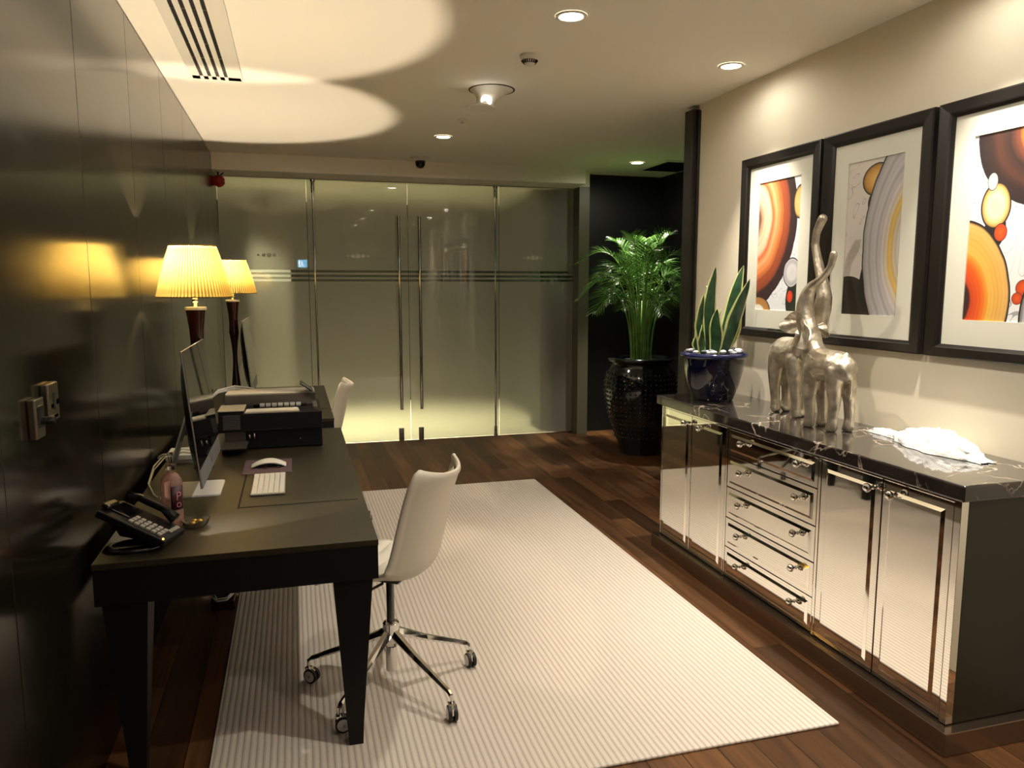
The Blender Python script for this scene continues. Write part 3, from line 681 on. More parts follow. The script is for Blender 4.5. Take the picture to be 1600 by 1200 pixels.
# ------------------------------------------------------------------ table lamps
def make_lamp(x, y, label):
    t = thing('table_lamp', label, 'lamp', (x, y, .75), 'pair of lit table lamps')
    NP = 68
    bm = nb(); prof = []
    for i in range(13): f = i/12; prof.append((.171+(.104-.171)*f+.004*math.sin(PI*f), 1.598+.243*f))
    lathe(bm, prof, (x, y, 0), NP*2, mod=lambda k, i: 1+(.022 if k%2 else -.022), close=False); obj('lamp_shade', bm, M['shade'], t, recalc=False)
    for nm, r, z in (('lower_piping', .172, 1.598), ('upper_piping', .106, 1.841)):
        bm = nb(); tube(bm, [(x+r*math.cos(a), y+r*math.sin(a), z) for a in [2*PI*k/60 for k in range(61)]], .0032, 6, False); obj(nm, bm, M['shade'], t, True)
    bm = nb(); tube(bm, [(x, y, 1.545), (x, y, 1.66)], .008, 10); lathe(bm, [(.013, 1.57), (.013, 1.60)], (x, y, 0), 16)
    for k in range(3): a = 2*PI*k/3; tube(bm, [(x, y, 1.66), (x+.155*math.cos(a), y+.155*math.sin(a), 1.640)], .0018, 6)
    obj('stem', bm, M['chrome'], t, True)
    bm = nb(); ball(bm, (x, y, 1.71), .026, 2, (1, 1, 1.2)); tube(bm, [(x, y, 1.64), (x, y, 1.69)], .014, 10); obj('bulb', bm, M['lamp_glow'], t, True)
    bm = nb(); lathe(bm, [(0, 1.535), (.049, 1.535), (.050, 1.541), (.049, 1.549), (0, 1.549)], (x, y, 0), 32); obj('metal_collar', bm, M['silver_cap'], t, True, auto=40)
    bm = nb(); lathe(bm, [(.046, 1.535), (.041, 1.50), (.034, 1.44), (.031, 1.38), (.0325, 1.33), (.035, 1.305), (.031, 1.285), (.022, 1.22), (.0165, 1.15), (.0165, 1.09), (.020, 1.03), (.028, .95), (.034, .88), (.038, .80), (.038, .79)], (x, y, 0), 32); obj('turned_body', bm, M['lamp_wood'], t, True, auto=50)
    bm = nb(); lathe(bm, [(.044, .751), (.047, .758), (.046, .772), (.041, .785), (.038, .79)], (x, y, 0), 32); obj('base', bm, M['lamp_wood'], t, True, auto=50)
    l = bpy.data.lights.new('lamp_light', 'POINT'); l.energy = E_LAMP; l.color = (1, .82, .60); l.shadow_soft_size = .005
    l.use_nodes = True; ln = l.node_tree; em = ln.nodes['Emission']; tcn = ln.nodes.new('ShaderNodeTexCoord'); sx = ln.nodes.new('ShaderNodeSeparateXYZ')
    mx_ = ln.nodes.new('ShaderNodeMath'); mx_.operation = 'MAXIMUM'; mx_.inputs[1].default_value = .60; pw = ln.nodes.new('ShaderNodeMath'); pw.operation = 'POWER'; pw.inputs[1].default_value = -2.4
    ln.links.new(tcn.outputs['Normal'], sx.inputs[0]); ln.links.new(sx.outputs[2], mx_.inputs[0]); ln.links.new(mx_.outputs[0], pw.inputs[0]); g2 = ln.nodes.new('ShaderNodeMapRange'); g2.inputs[1].default_value = .60; g2.inputs[2].default_value = .66; g2.inputs[3].default_value = .28; g2.inputs[4].default_value = 1
    g3 = ln.nodes.new('ShaderNodeMapRange'); g3.inputs[1].default_value = -1; g3.inputs[2].default_value = -.62; g3.inputs[3].default_value = 5.0; g3.inputs[4].default_value = 0
    ad = ln.nodes.new('ShaderNodeMath'); ad.operation = 'ADD'; ml = ln.nodes.new('ShaderNodeMath'); ml.operation = 'MULTIPLY'
    ln.links.new(sx.outputs[2], g2.inputs[0]); ln.links.new(sx.outputs[2], g3.inputs[0]); ln.links.new(g2.outputs[0], ad.inputs[0]); ln.links.new(g3.outputs[0], ad.inputs[1])
    ln.links.new(pw.outputs[0], ml.inputs[0]); ln.links.new(ad.outputs[0], ml.inputs[1]); ln.links.new(ml.outputs[0], em.inputs['Strength'])   # throw shaped by hand: stronger to the ceiling circle's edge and desk, weaker sideways
    lo = bpy.data.objects.new('lamp_light', l); C.objects.link(lo); lo.location = (0, 0, 1.745-.75); lo.parent = t
    return t
L1 = make_lamp(-.458, 3.985, 'near lit table lamp with yellow pleated shade, behind the near computer')
L2 = dup(L1, (-.438, 6.06, .75), 0, 'far lit table lamp with yellow pleated shade, partly behind the near one')

# ------------------------------------------------------------------ keyboard, mouse, mat
t = thing('keyboard', 'slim white keyboard on the near desk in front of the plum mat', 'keyboard', (-.137, 3.55, .7525))
bm = nb(); box(bm, -.210, -.064, 3.365, 3.745, .7525, .762, .003); obj('case', bm, M['alu'], t)
bm = nb()
for r in range(6):
    xx = -.205+r*.0232
    if r == 0: ks = [(0, 3), (3, 1), (4, 1), (5, 5), (10, 1), (11, 1), (12, 2)]
    else: ks = [(k, 1) for k in range(14)]
    for k, wd in ks:
        ya = 3.372+k*.0262; box(bm, xx, xx+.0205, ya, ya+.0262*wd-.003, .7615, .7645, .0008, 1)
obj('keys', bm, M['white_plastic'], t)
bm = nb(); box(bm, -.268, -.038, 3.775, 4.085, .7523, .7548, .001); tag(obj('mouse_mat', bm, M['mousemat'], origin=(-.15, 3.93, .7505)), 'small plum coloured mouse mat on the near desk in front of the printer', 'mouse mat')
t = thing('computer_mouse', 'white arched computer mouse resting on the plum mat', 'mouse', (-.145, 3.93, .755))
bm = nb(); nx, ny = 16, 10; g = [[None]*(ny+1) for _ in range(nx+1)]
for lay in (0,):
    for i in range(nx+1):
        for j in range(ny+1):
            u, v = i/nx*2-1, j/ny*2-1
            xx = -.148+.083*u; yy = 3.93+.045*v*(1-.12*u*u); zz = .7605+.030*(1-u*u)*(1-.25*v*v)+.003*(1-v*v)
            g[i][j] = bm.verts.new((xx, yy, zz))
    for i in range(nx):
        for j in range(ny): bm.faces.new((g[i][j], g[i+1][j], g[i+1][j+1], g[i][j+1]))
r = bmesh.ops.extrude_face_region(bm, geom=list(bm.faces)); bmesh.ops.translate(bm, vec=(0, 0, -.005), verts=[e for e in r['geom'] if isinstance(e, bmesh.types.BMVert)])
obj('upper_shell', bm, M['white_plastic'], t, True, auto=40)
bm = nb(); obox(bm, (-.148, 3.93, .7665), (.125, .076, .017), None, .006); obj('underside', bm, M['black_plastic'], t)
bm = nb()
for (xx, yy) in ((-.225, 3.885), (-.165, 3.875), (-.10, 3.88), (-.07, 3.93), (-.225, 3.97)): box(bm, xx-.007, xx+.007, yy-.005, yy+.005, .755, .763, .002)
obj('foot', bm, M['clear_obj'], t)

# ------------------------------------------------------------------ printer
t = thing('printer', 'large black office printer at the far end of the near desk', 'printer', (-.14, 4.38, .75))
bm = nb(); box(bm, -.275, .130, 4.385, 4.86, .751, .862, .004); obj('lower_body', bm, M['black_plastic'], t)
bm = nb(); box(bm, -.418, .132, 4.372, 4.86, .862, .952, .004)
box(bm, -.418, -.29, 4.372, 4.62, .952, .968, .002); obj('upper_body', bm, M['black_plastic'], t)
bm = nb()
for k in range(13): box(bm, -.395, -.305, 4.369, 4.373, .870+k*.0062, .8712+k*.0062)
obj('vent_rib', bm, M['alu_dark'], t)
bm = nb(); box(bm, -.420, -.283, 4.37, 4.60, .968, .973, .002); obj('side_cover', bm, M['grey_plastic'], t)  # grey of cover and lid lightened for lamp light falling on the top
bm = nb(); box(bm, -.405, .105, 4.64, 4.86, .952, 1.022, .004); box(bm, .085, .110, 4.40, 4.64, .952, .975, .003); obj('rear_housing', bm, M['taupe_plastic'], t)
bm = nb(); box(bm, -.400, .100, 4.645, 4.855, 1.022, 1.030, .003); obj('lid', bm, M['grey_plastic'], t)
bm = nb(); box(bm, -.283, .010, 4.375, 4.42, .953, .960, .001); obj('paper_tray', bm, M['grey_plastic'], t)
for k in range(4):
    bm = nb(); box(bm, -.278+k*.002, 0.005-k*.003, 4.380+k*.003, 4.47, .9605+k*.0013, .9614+k*.0013); obj('sheet', bm, M['paper'], t)
bm = nb(); tube(bm, [(-.24, 4.50, .975), (.05, 4.50, .975)], .010, 12); obj('roller_shaft', bm, M['black_plastic'], t, True)
for k in range(7):
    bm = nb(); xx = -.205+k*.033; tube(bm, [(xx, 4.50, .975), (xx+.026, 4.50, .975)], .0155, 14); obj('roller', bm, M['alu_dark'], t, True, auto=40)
bm = nb(); obox(bm, (.055, 4.66, 1.060), (.012, .11, .085), Matrix.Rotation(-.95, 4, 'Y'), .004); obj('control_panel', bm, M['gunmetal'], t)
bm = nb(); box(bm, -.40, -.268, 4.20, 4.50, .790, .800, .003); box(bm, -.39, -.28, 4.385, 4.5, .800, .855, .003); obj('side_tray', bm, M['taupe_plastic'], t)
bm = nb(); box(bm, -.40, -.275, 4.30, 4.50, .751, .790, .003); obj('tray_support', bm, M['black_plastic'], t)
bm = nb(); tube(bm, [(-.26, 4.376, .835), (-.26, 4.376, .815)], .006, 8); tube(bm, [(-.235, 4.376, .842), (-.235, 4.376, .812)], .005, 8); ball(bm, (.01, 4.383, .80), .003, 1); obj('latch', bm, M['chrome'], t, True)
bm = nb(); box(bm, -.275, .130, 4.380, 4.386, .762, .766); box(bm, -.418, .132, 4.369, 4.374, .861, .8635); obj('edge_strip', bm, M['gunmetal'], t)

# ------------------------------------------------------------------ white adaptor box with cables
t = thing('adaptor_box', 'pale flat box with two cables behind the near computer', 'box', (-.57, 4.15, .75))
bm = nb(); box(bm, -.655, -.475, 4.12, 4.32, .768, .796, .004); box(bm, -.65, -.48, 4.13, 4.31, .7505, .768); obj('case', bm, M['white_plastic'], t)
for dz in (0, .016):
    bm = nb(); tube(bm, [(-.49, 4.10, .80+dz), (-.56, 4.05, .825+dz), (-.63, 3.95, .822+dz), (-.655, 3.80, .80+dz), (-.650, 3.62, .768+dz*.6), (-.61, 3.50, .757), (-.585, 3.45, .7545)], .0036, 8); obj('cable', bm, M['white_plastic'], t, True)
t = thing('cable_loop', 'bundle of pale cables curving over the printer beside the second lamp', 'cable', (-.45, 5.5, .75))
for k in range(4):
    bm = nb(); tube(bm, [(-.30, 5.75, .90+.006*k), (-.42, 5.65, .93+.008*k), (-.52, 5.5, .925+.007*k), (-.585, 5.40, .88), (-.60, 5.36, .80), (-.60, 5.36, .756)], .004, 6); obj('cable', bm, M['white_plastic'] if k%2 else M['alu'], t, True)

# ------------------------------------------------------------------ telephone
t = thing('desk_telephone', 'black desk telephone with pale keys at the near left desk corner', 'telephone', (-.53, 2.85, .75))
hi, lo = Vector((-.640, 2.86, .895)), Vector((-.425, 2.80, .785)); ax = (lo-hi); L = ax.length; ax.normalize(); sd = Vector((.06, 1, 0)); sd = (sd-ax*sd.dot(ax)).normalized(); up = ax.cross(sd)
if up.z < 0: up = -up
R3 = Matrix((ax, sd, up)).transposed().to_4x4()
mid = (hi+lo)/2
bm = nb(); obox(bm, mid-up*.012, (L, .185, .026), R3, .006); obj('body', bm, M['black_plastic'], t)
bm = nb(); obox(bm, hi+ax*.055+up*.003+sd*.01, (.075, .11, .008), R3, .003); obj('display', bm, M['screen'], t)
bm = nb(); obox(bm, hi+ax*.012+up*.014-sd*.03, (.03, .08, .020), R3, .008); obj('display_hood', bm, M['gunmetal'], t)
k_ = 0
for r in range(6):
    for c in range(3):
        bm = nb(); obox(bm, hi+ax*(.108+r*.021)+sd*(-.062+c*.026)+up*.004, (.015, .020, .008), R3, .0015, 1); obj('key', bm, M['key_grey'], t)
for c in range(5):
    bm = nb(); obox(bm, hi+ax*(.225)+sd*(.0+c*.016)+up*.004, (.016, .011, .006), R3, .0015, 1); obj('key', bm, M['key_grey'], t)
bm = nb(); hs = [hi+ax*.02+sd*.075+up*.024, hi+ax*.06+sd*.075+up*.040, hi+ax*.15+sd*.075+up*.040, hi+ax*.205+sd*.075+up*.024]
tube(bm, hs, [.022, .014, .014, .022], 12); obj('handset', bm, M['black_gloss'], t, True)
bm = nb(); ball(bm, lo-ax*.012-sd*.085+up*.003, .004, 1); obj('indicator_light', bm, M['amber'], t)
bm = nb(); b0 = Vector((-.655, 2.80, .835)); tube(bm, [(-.63, 2.83, .85), (-.60, 2.83, .80), (-.47, 2.80, .765)], [.012, .02, .012], 10, flat=.6); obox(bm, (-.585, 2.85, .83), (.10, .14, .012), Matrix.Rotation(.62, 4, 'Y'), .004); obj('rear_stand', bm, M['gunmetal'], t)
bm = nb(); lathe(bm, [(.066, .7505), (.072, .754), (.068, .762), (.058, .770), (.050, .764), (.046, .756)], (-.560, 2.80, 0), 36); bm.transform(Matrix.Translation((-.56, 2.80, 0)) @ Matrix.Diagonal((1.35, .85, 1, 1)) @ Matrix.Translation((.56, -2.80, 0))); obj('foot', bm, M['gunmetal'], t, True)

# ------------------------------------------------------------------ sanitiser bottle, dish
bx, by = -.463, 3.015
t = thing('pump_bottle', 'pink sanitiser pump bottle with dark label on the near desk', 'bottle', (bx, by, .751))
bm = nb(); lathe(bm, [(.030, .752), (.036, .758), (.037, .80), (.038, .915), (.036, .935), (.026, .952), (.017, .960), (.015, .968)], (bx, by, 0), 28); obj('bottle', bm, M['pink'], t, True, auto=60)
bm = nb(); lathe(bm, [(.017, .962), (.018, .985), (.012, .992), (.006, .996), (.006, 1.022), (.011, 1.026), (.011, 1.036), (0, 1.038)], (bx, by, 0), 20); tube(bm, [(bx, by, 1.030), (bx-.02, by-.012, 1.032), (bx-.036, by-.02, 1.024)], .005, 8); tube(bm, [(bx, by, .77), (bx, by, .965)], .003, 6); obj('pump', bm, M['clear_obj'], t, True, auto=50)
bm = nb()
vs = []
for k in range(9):
    a = math.radians(-88+k*10); vs.append((bx+.0388*math.cos(a), by+.0388*math.sin(a)))
for a, b in zip(vs[:-1], vs[1:]):
    bm.faces.new([bm.verts.new((a[0], a[1], .825)), bm.verts.new((b[0], b[1], .825)), bm.verts.new((b[0], b[1], .915)), bm.verts.new((a[0], a[1], .915))])
bmesh.ops.remove_doubles(bm, verts=bm.verts, dist=1e-5); bmesh.ops.solidify(bm, geom=list(bm.faces), thickness=.0006); lb = obj('label', bm, M['label_dark'], t, True)
def text_mesh(s, size, M4, name, m, parent, ext=.0006):
    cu = bpy.data.curves.new('txt', 'FONT'); cu.body = s; cu.size = size; cu.extrude = ext; cu.align_x = 'CENTER'
    o = bpy.data.objects.new('txt', cu); C.objects.link(o); dg = bpy.context.evaluated_depsgraph_get(); me = bpy.data.meshes.new_from_object(o.evaluated_get(dg))
    bpy.data.objects.remove(o); b = nb(); b.from_mesh(me); bpy.data.meshes.remove(me); b.transform(M4); return obj(name, b, m, parent)
for s_, zz, sz in (('P', .862, .045), ('O', .835, .026)):
    a = math.radians(-48); text_mesh(s_, sz, Matrix.Translation((bx+.0402*math.cos(a), by+.0402*math.sin(a), zz)) @ Matrix.Rotation(a+PI/2, 4, 'Z') @ Matrix.Rotation(PI/2, 4, 'X'), 'lettering', M['label_pink'], lb)
t = thing('glass_dish', 'small clear glass dish of gold wrapped sweets beside the pump bottle', 'dish', (-.392, 2.99, .751))
bm = nb(); lathe(bm, [(0, .7515), (.030, .7515), (.045, .762), (.052, .782), (.049, .782), (.041, .765), (.028, .757), (0, .757)], (-.385, 3.00, 0), 28); obj('bowl', bm, M['clear_obj'], t, True, auto=50)
for (a, b, c, wh) in ((-.395, 2.99, .766, 'nearest'), (-.372, 3.01, .768, 'rightmost'), (-.392, 3.018, .767, 'farthest')):
    s_ = nb(); ball(s_, (a, b, c), .011, 2, (1.2, .9, .8)); tag(obj('sweet', s_, M['gold'], origin=(a, b, c-.009)), wh+' of the gold wrapped sweets in the small glass dish', 'sweet', 'sweets in the glass dish')

# ------------------------------------------------------------------ office chairs
def make_chair(label):
    t = thing('office_chair', label, 'chair', (0, 0, 0), 'white office chairs')
    prof = [(.205, .445), (.197, .468), (.172, .482), (.12, .488), (.06, .482), (0, .474), (-.06, .471), (-.115, .475), (-.155, .492), (-.182, .522), (-.200, .565), (-.216, .625), (-.232, .69), (-.249, .76), (-.268, .83), (-.290, .89), (-.305, .925)]
    n = len(prof); m = 24
    def S_(i, v, off=0.0):
        x, z = prof[i]; f = i/(n-1)
        a = prof[max(i-1, 0)]; b = prof[min(i+1, n-1)]; tx, tz = b[0]-a[0], b[1]-a[1]; L_ = math.hypot(tx, tz); nx_, nz_ = tz/L_, -tx/L_   # normal towards the sitter
        if f < .1: hw = .195+.25*f
        elif f < .5: hw = .225
        else: hw = .225-.035*(f-.5)/.5
        if f > .92: hw -= .03*((f-.92)/.08)**2
        curl = .055*abs(v)**2.6*(.45+.55*min(1, max(0, (f-.25)/.3)))
        if f > .35: curl += .030*v*v
        return Vector((x+nx_*(curl+off), hw*v, z+nz_*(curl+off)))
    def grid(off, vmax, i0, i1, thick, ch=0):
        bm = nb(); g = []
        for i in range(i0, i1+1):
            row = []
            for j in range(m+1):
                v = (j/m*2-1)*vmax; row.append(bm.verts.new(S_(i, v, off)))
            g.append(row)
        for i in range(len(g)-1):
            for j in range(m): bm.faces.new((g[i][j], g[i][j+1], g[i+1][j+1], g[i+1][j]))
        bmesh.ops.recalc_face_normals(bm, faces=bm.faces)
        bmesh.ops.solidify(bm, geom=list(bm.faces), thickness=thick); bmesh.ops.recalc_face_normals(bm, faces=bm.faces); return bm
    bm = grid(0, 1, 0, n-1, .012); bmesh.ops.subdivide_edges(bm, edges=list(bm.edges), cuts=1, use_grid_fill=True, smooth=.6)
    obj('shell', bm, M['shell'], t, True, auto=60)
    # quilted pad built from bands
    bm = nb(); fine = []
    K = 96
    def SS(fr, v, off):
        q = fr*(n-1); i = min(int(q), n-2); r = q-i; return S_(i, v, off).lerp(S_(i+1, v, off), r)
    rows = []
    for a in range(K+1):
        fr = .03+.95*a/K; ph = (fr*15)%1.0; puff = .016*(math.sin(PI*ph))**.5
        row = []
        for j in range(m+1):
            v = (j/m*2-1)*.955; e = 1-abs(v/.955)**8
            row.append(bm.verts.new(SS(fr, v, .014+puff*e)))
        rows.append(row)
    for a in range(K):
        for j in range(m): bm.faces.new((rows[a][j], rows[a][j+1], rows[a+1][j+1], rows[a+1][j]))
    base = [[bm.verts.new(SS(.03+.95*a/K, (1 if sgn else -1)*.955, .0125)) for a in range(K+1)] for sgn in (0, 1)]
    for a in range(K):
        bm.faces.new((rows[a][0], rows[a+1][0], base[0][a+1], base[0][a])); bm.faces.new((rows[a+1][m], rows[a][m], base[1][a], base[1][a+1]))
    obj('seat_pad', bm, M['leather'], t, True, auto=70)
    bm = nb(); obox(bm, (0, 0, .452), (.14, .12, .014), None, .006); tube(bm, [(0, .06, .443), (.02, .15, .440)], .006, 8); obj('seat_plate', bm, M['gunmetal'], t)
    B = RZ+.001
    bm = nb(); tube(bm, [(0, 0, .436), (0, 0, B+.22)], .0165, 18); obj('gas_lift', bm, M['gunmetal'], t, True, auto=40)
    bm = nb(); lathe(bm, [(.034, B+.262), (.034, B+.282), (.028, B+.289), (.020, B+.291)], (0, 0, 0), 24); lathe(bm, [(.030, B+.200), (.036, B+.215), (.034, B+.262)], (0, 0, 0), 24); tube(bm, [(0, 0, B+.18), (0, 0, B+.075)], .024, 18); obj('hub', bm, M['chrome'], t, True, auto=40)
    for k in range(5):
        a = math.radians(BASEROT+72*k); ca, sa = math.cos(a), math.sin(a)
        def Q(r, z, o=0): return Vector((r*ca-o*sa, r*sa+o*ca, z))
        bm = nb(); secs = [(.015, .240, .022, .022), (.05, .230, .022, .018), (.16, .180, .017, .013), (.29, .130, .013, .010), (.353, .106, .011, .008), (.365, .094, .010, .008)]
        rings = []
        for (r, z, hw, hh) in secs:
            rings.append([bm.verts.new(Q(r, B+z+dz, o)) for (o, dz) in ((-hw*.45, hh), (hw*.45, hh), (hw, -hh*.2), (hw*.7, -hh), (-hw*.7, -hh), (-hw, -hh*.2))])
        for p, q in zip(rings[:-1], rings[1:]):
            for i in range(6): bm.faces.new((p[i], p[(i+1)%6], q[(i+1)%6], q[i]))
        bm.faces.new(rings[0]); bm.faces.new(rings[-1][::-1]); tube(bm, [Q(.365, B+.098), Q(.365, B+.066)], .0065, 10)
        arm = obj('base_arm', bm, M['chrome'], t)
        sw = a+CAST[k]; cs, ss = math.cos(sw), math.sin(sw)
        def W(u, v, z): p = Q(.365, 0); return Vector((p.x+u*cs-v*ss, p.y+u*ss+v*cs, B+z))
        bm = nb(); prism(bm, [(-.012, .066), (-.034, .055), (-.037, .030), (-.030, .024), (-.026, .048), (-.008, .057), (.010, .057), (.010, .066)], lambda u, v, d: W(u, d, v), -.013, .013); tube(bm, [W(-.016, -.022, .031), W(-.016, .022, .031)], .006, 8)
        ca_ = obj('caster', bm, M['chrome'], arm)
        for sg in (-1, 1):
            bm = nb(); d = (W(0, 1, 0)-W(0, 0, 0)).normalized(); lathe(bm, [(.022, .0), (.031, .001), (.031, .013), (.026, .015), (.026, .0145)], W(-.016, sg*.004 if sg > 0 else -.0185, .0315), 28, axis=d); wh = obj('wheel', bm, M['rubber'], ca_, True, auto=40)
            bm = nb(); lathe(bm, [(.0, 0), (.024, .0), (.024, .002), (0, .0025)], W(-.016, sg*.0175 if sg > 0 else -.0200, .0315), 24, axis=d); obj('hubcap', bm, M['white_plastic'], ca_, True, auto=40)
    return t
# world star angles wanted 15+72k degrees; chair turned by ROT
ROT = math.radians(180-36); BASEROT = 14-(180-36)
CAST = [1.5, .5, -.3, -.9, 2.6]
ch = make_chair('white shell office chair on chrome castors, pushed up to the near desk')
ch.location = (.345, 3.065, 0); ch.rotation_euler = (0, 0, ROT)
ch2 = dup(ch, (.108, 5.80, 0), math.radians(180-7), 'white shell office chair at the far desk, only its back showing past the printer')

# cables under the desk
t = thing('cable_sleeve', 'pale looped cable under the near desk against the wall', 'cable', (-.42, 4.12, FZ))
for k in range(2):
    bm = nb(); tube(bm, [(-.47+.012*k, 4.12, .03+.012*k), (-.44, 4.08, .015+.012*k), (-.39, 4.08, .018+.012*k), (-.36, 4.12, .035+.012*k)], .0045, 8); obj('cable', bm, M['white_plastic'], t, True)
bm = nb(); box(bm, -.475, -.355, 4.09, 4.20, FZ+.001, .010, .006); obj('socket_box', bm, M['lamp_wood'], t)

# ------------------------------------------------------------------ mirrored sideboard
MX = 2.25; Yn, Yf = 2.080, 4.372
SB = thing('mirrored_sideboard', 'long mirrored sideboard with four doors and five drawers against the cream wall', 'sideboard', (2.5, 3.2, FZ))
bm = nb(); box(bm, MX+.022, 2.755, Yn+.012, Yf-.002, .045, .892, .002); box(bm, MX+.004, MX+.03, Yn+.012, Yf-.002, .045, .052)
obj('carcass', bm, M['desk_dark'], SB)
bm = nb(); box(bm, MX+.03, 2.755, Yn, Yn+.012, .05, .896, .001, 1); obj('side_panel', bm, mat('satin_black_side', (0.016, 0.015, 0.008), .4), SB)
bm = nb(); box(bm, 2.205, 2.755, Yn-.045, Yf+.03, FZ+.001, .045, .003); 
obj('plinth', bm, mat('bronze_mirror_plinth', (.30, .22, .16), .16, .9), SB)
bm = nb(); box(bm, MX-.003, MX+.03, Yn, Yn+.030, .05, .893, .001, 1); box(bm, MX-.001, MX+.03, Yf-.012, Yf, .05, .893, .001, 1)
bm.free()
for (a_, b_, o_) in ((Yn, Yn+.030, .003), (Yf-.012, Yf, .001), (3.596, 3.614, .001), (2.829, 2.847, .001)):
    bm = nb(); box(bm, MX-o_, MX+.03, a_, b_, .05, .893, .001, 1); obj('mirror_stile', bm, M['mirror'], SB)
bm = nb(); box(bm, MX-.002, MX+.03, Yn+.03, Yf-.012, .884, .895, .001, 1); obj('top_rail', bm, M['mirror'], SB)
def knob(parent, y, z):
    bm = nb(); lathe(bm, [(.009, 0), (.010, .004), (.005, .008), (.005, .016), (.012, .020), (.0185, .030), (.0185, .037), (.012, .046), (0, .049)], (MX-.003, y, z), 20, axis=(-1, 0, 0)); obj('knob', bm, M['chrome'], parent, True)
def panel(name, y0, y1, z0, z1, knobs, fr=.036, label=None, out=0.0):
    x = MX-out
    bm = nb(); box(bm, x, MX+.020, y0, y1, z0, z1, .0012, 1)
    d = obj(name, bm, M['mirror'], SB, label=label)
    # bevelled inner frame and raised centre panel
    bm = nb(); a = [(y0+fr, z0+fr), (y1-fr, z0+fr), (y1-fr, z1-fr), (y0+fr, z1-fr)]; bw = .013
    b = [(y0+fr+bw, z0+fr+bw), (y1-fr-bw, z0+fr+bw), (y1-fr-bw, z1-fr-bw), (y0+fr+bw, z1-fr-bw)]
    A = [bm.verts.new((x-.0003, *p)) for p in a]; B_ = [bm.verts.new((x-.0075, *p)) for p in b]
    for k in range(4): bm.faces.new((A[k], A[(k+1)%4], B_[(k+1)%4], B_[k]))
    obj('bevel', bm, M['mirror_edge'], d)
    bm = nb(); box(bm, x-.0077, x-.0005, b[0][0], b[1][0], b[0][1], b[2][1]); obj('mirror_panel', bm, M['mirror'], d)
    for (ky, kz) in knobs: knob(d, ky, kz)
    return d
Dz0, Dz1 = .056, .882
panel('door', 3.995, 4.356, Dz0, Dz1, [(4.030, .838)])
panel('door', 3.618, 3.989, Dz0, Dz1, [(3.86, .838)])
panel('door', 2.462, 2.826, Dz0, Dz1, [(2.505, .838)])
panel('door', 2.114, 2.456, Dz0, Dz1, [(2.385, .838)])
zs = [.882, .738, .562, .390, .224, .056]
for k in range(5): panel('drawer', 2.851, 3.592, zs[k+1]+.003, zs[k]-.002, [(3.43, (zs[k]+zs[k+1])/2+.022), (2.965, (zs[k]+zs[k+1])/2+.022)], .024)
# marble
bm = nb(); box(bm, 2.222, 2.757, 2.052, 4.405, .898, .958, .007, 2); tag(obj('marble_top', bm, M['marble'], origin=(2.5, 3.2, .898)), 'polished black marble top with pale veins lying on the mirrored sideboard', 'worktop')
TZ = .9585

# ------------------------------------------------------------------ pictures
def picture(y_hi, y_lo, label, artm):
    z0, z1 = 1.342, 2.427; FX = 2.757; t = thing('framed_picture', label, 'picture', (FX, (y_hi+y_lo)/2, z0), 'agate pictures in dark frames')
    fw = .078; bm = nb(); o = [(y_lo, z0), (y_hi, z0), (y_hi, z1), (y_lo, z1)]; i = [(y_lo+fw, z0+fw*.72), (y_hi-fw, z0+fw*.72), (y_hi-fw, z1-fw*.82), (y_lo+fw, z1-fw*.82)]
    def ring(pts, x): return [bm.verts.new((x, *p)) for p in pts]
    def ins(f): return [(a[0]+(b[0]-a[0])*f, a[1]+(b[1]-a[1])*f) for a, b in zip(o, i)]
    R = [ring(o, FX), ring(o, FX-.030), ring(ins(.10), FX-.034), ring(ins(.72), FX-.030), ring(ins(.80), FX-.024), ring(i, FX-.018), ring(i, FX-.006)]
    for a, b in zip(R[:-1], R[1:]):
        for k in range(4): bm.faces.new((a[k], a[(k+1)%4], b[(k+1)%4], b[k]))
    obj('frame', bm, M['frame'], t)
    ay1, ay0 = y_hi-.178, y_lo+.178; az0, az1 = 1.507, 2.266
    bm = nb(); q = [(y_lo+fw-.002, z0+.05), (y_hi-fw+.002, z0+.05), (y_hi-fw+.002, z1-.058), (y_lo+fw-.002, z1-.058)]; j = [(ay0, az0), (ay1, az0), (ay1, az1), (ay0, az1)]
    A = ring(q, FX-.012); B_ = ring(j, FX-.012); D_ = ring(j, FX-.007)
    for k in range(4): bm.faces.new((A[k], A[(k+1)%4], B_[(k+1)%4], B_[k])); bm.faces.new((B_[k], B_[(k+1)%4], D_[(k+1)%4], D_[k]))
    obj('mount', bm, M['mount'], t)
    bm = nb(); box(bm, FX-.0075, FX-.003, ay0-.01, ay1+.01, az0-.01, az1+.01); obj('artwork', bm, artm((ay1, az0), ay1-ay0), t)
DK = (.020, .010, .010); K0 = (.03, .02, .02)
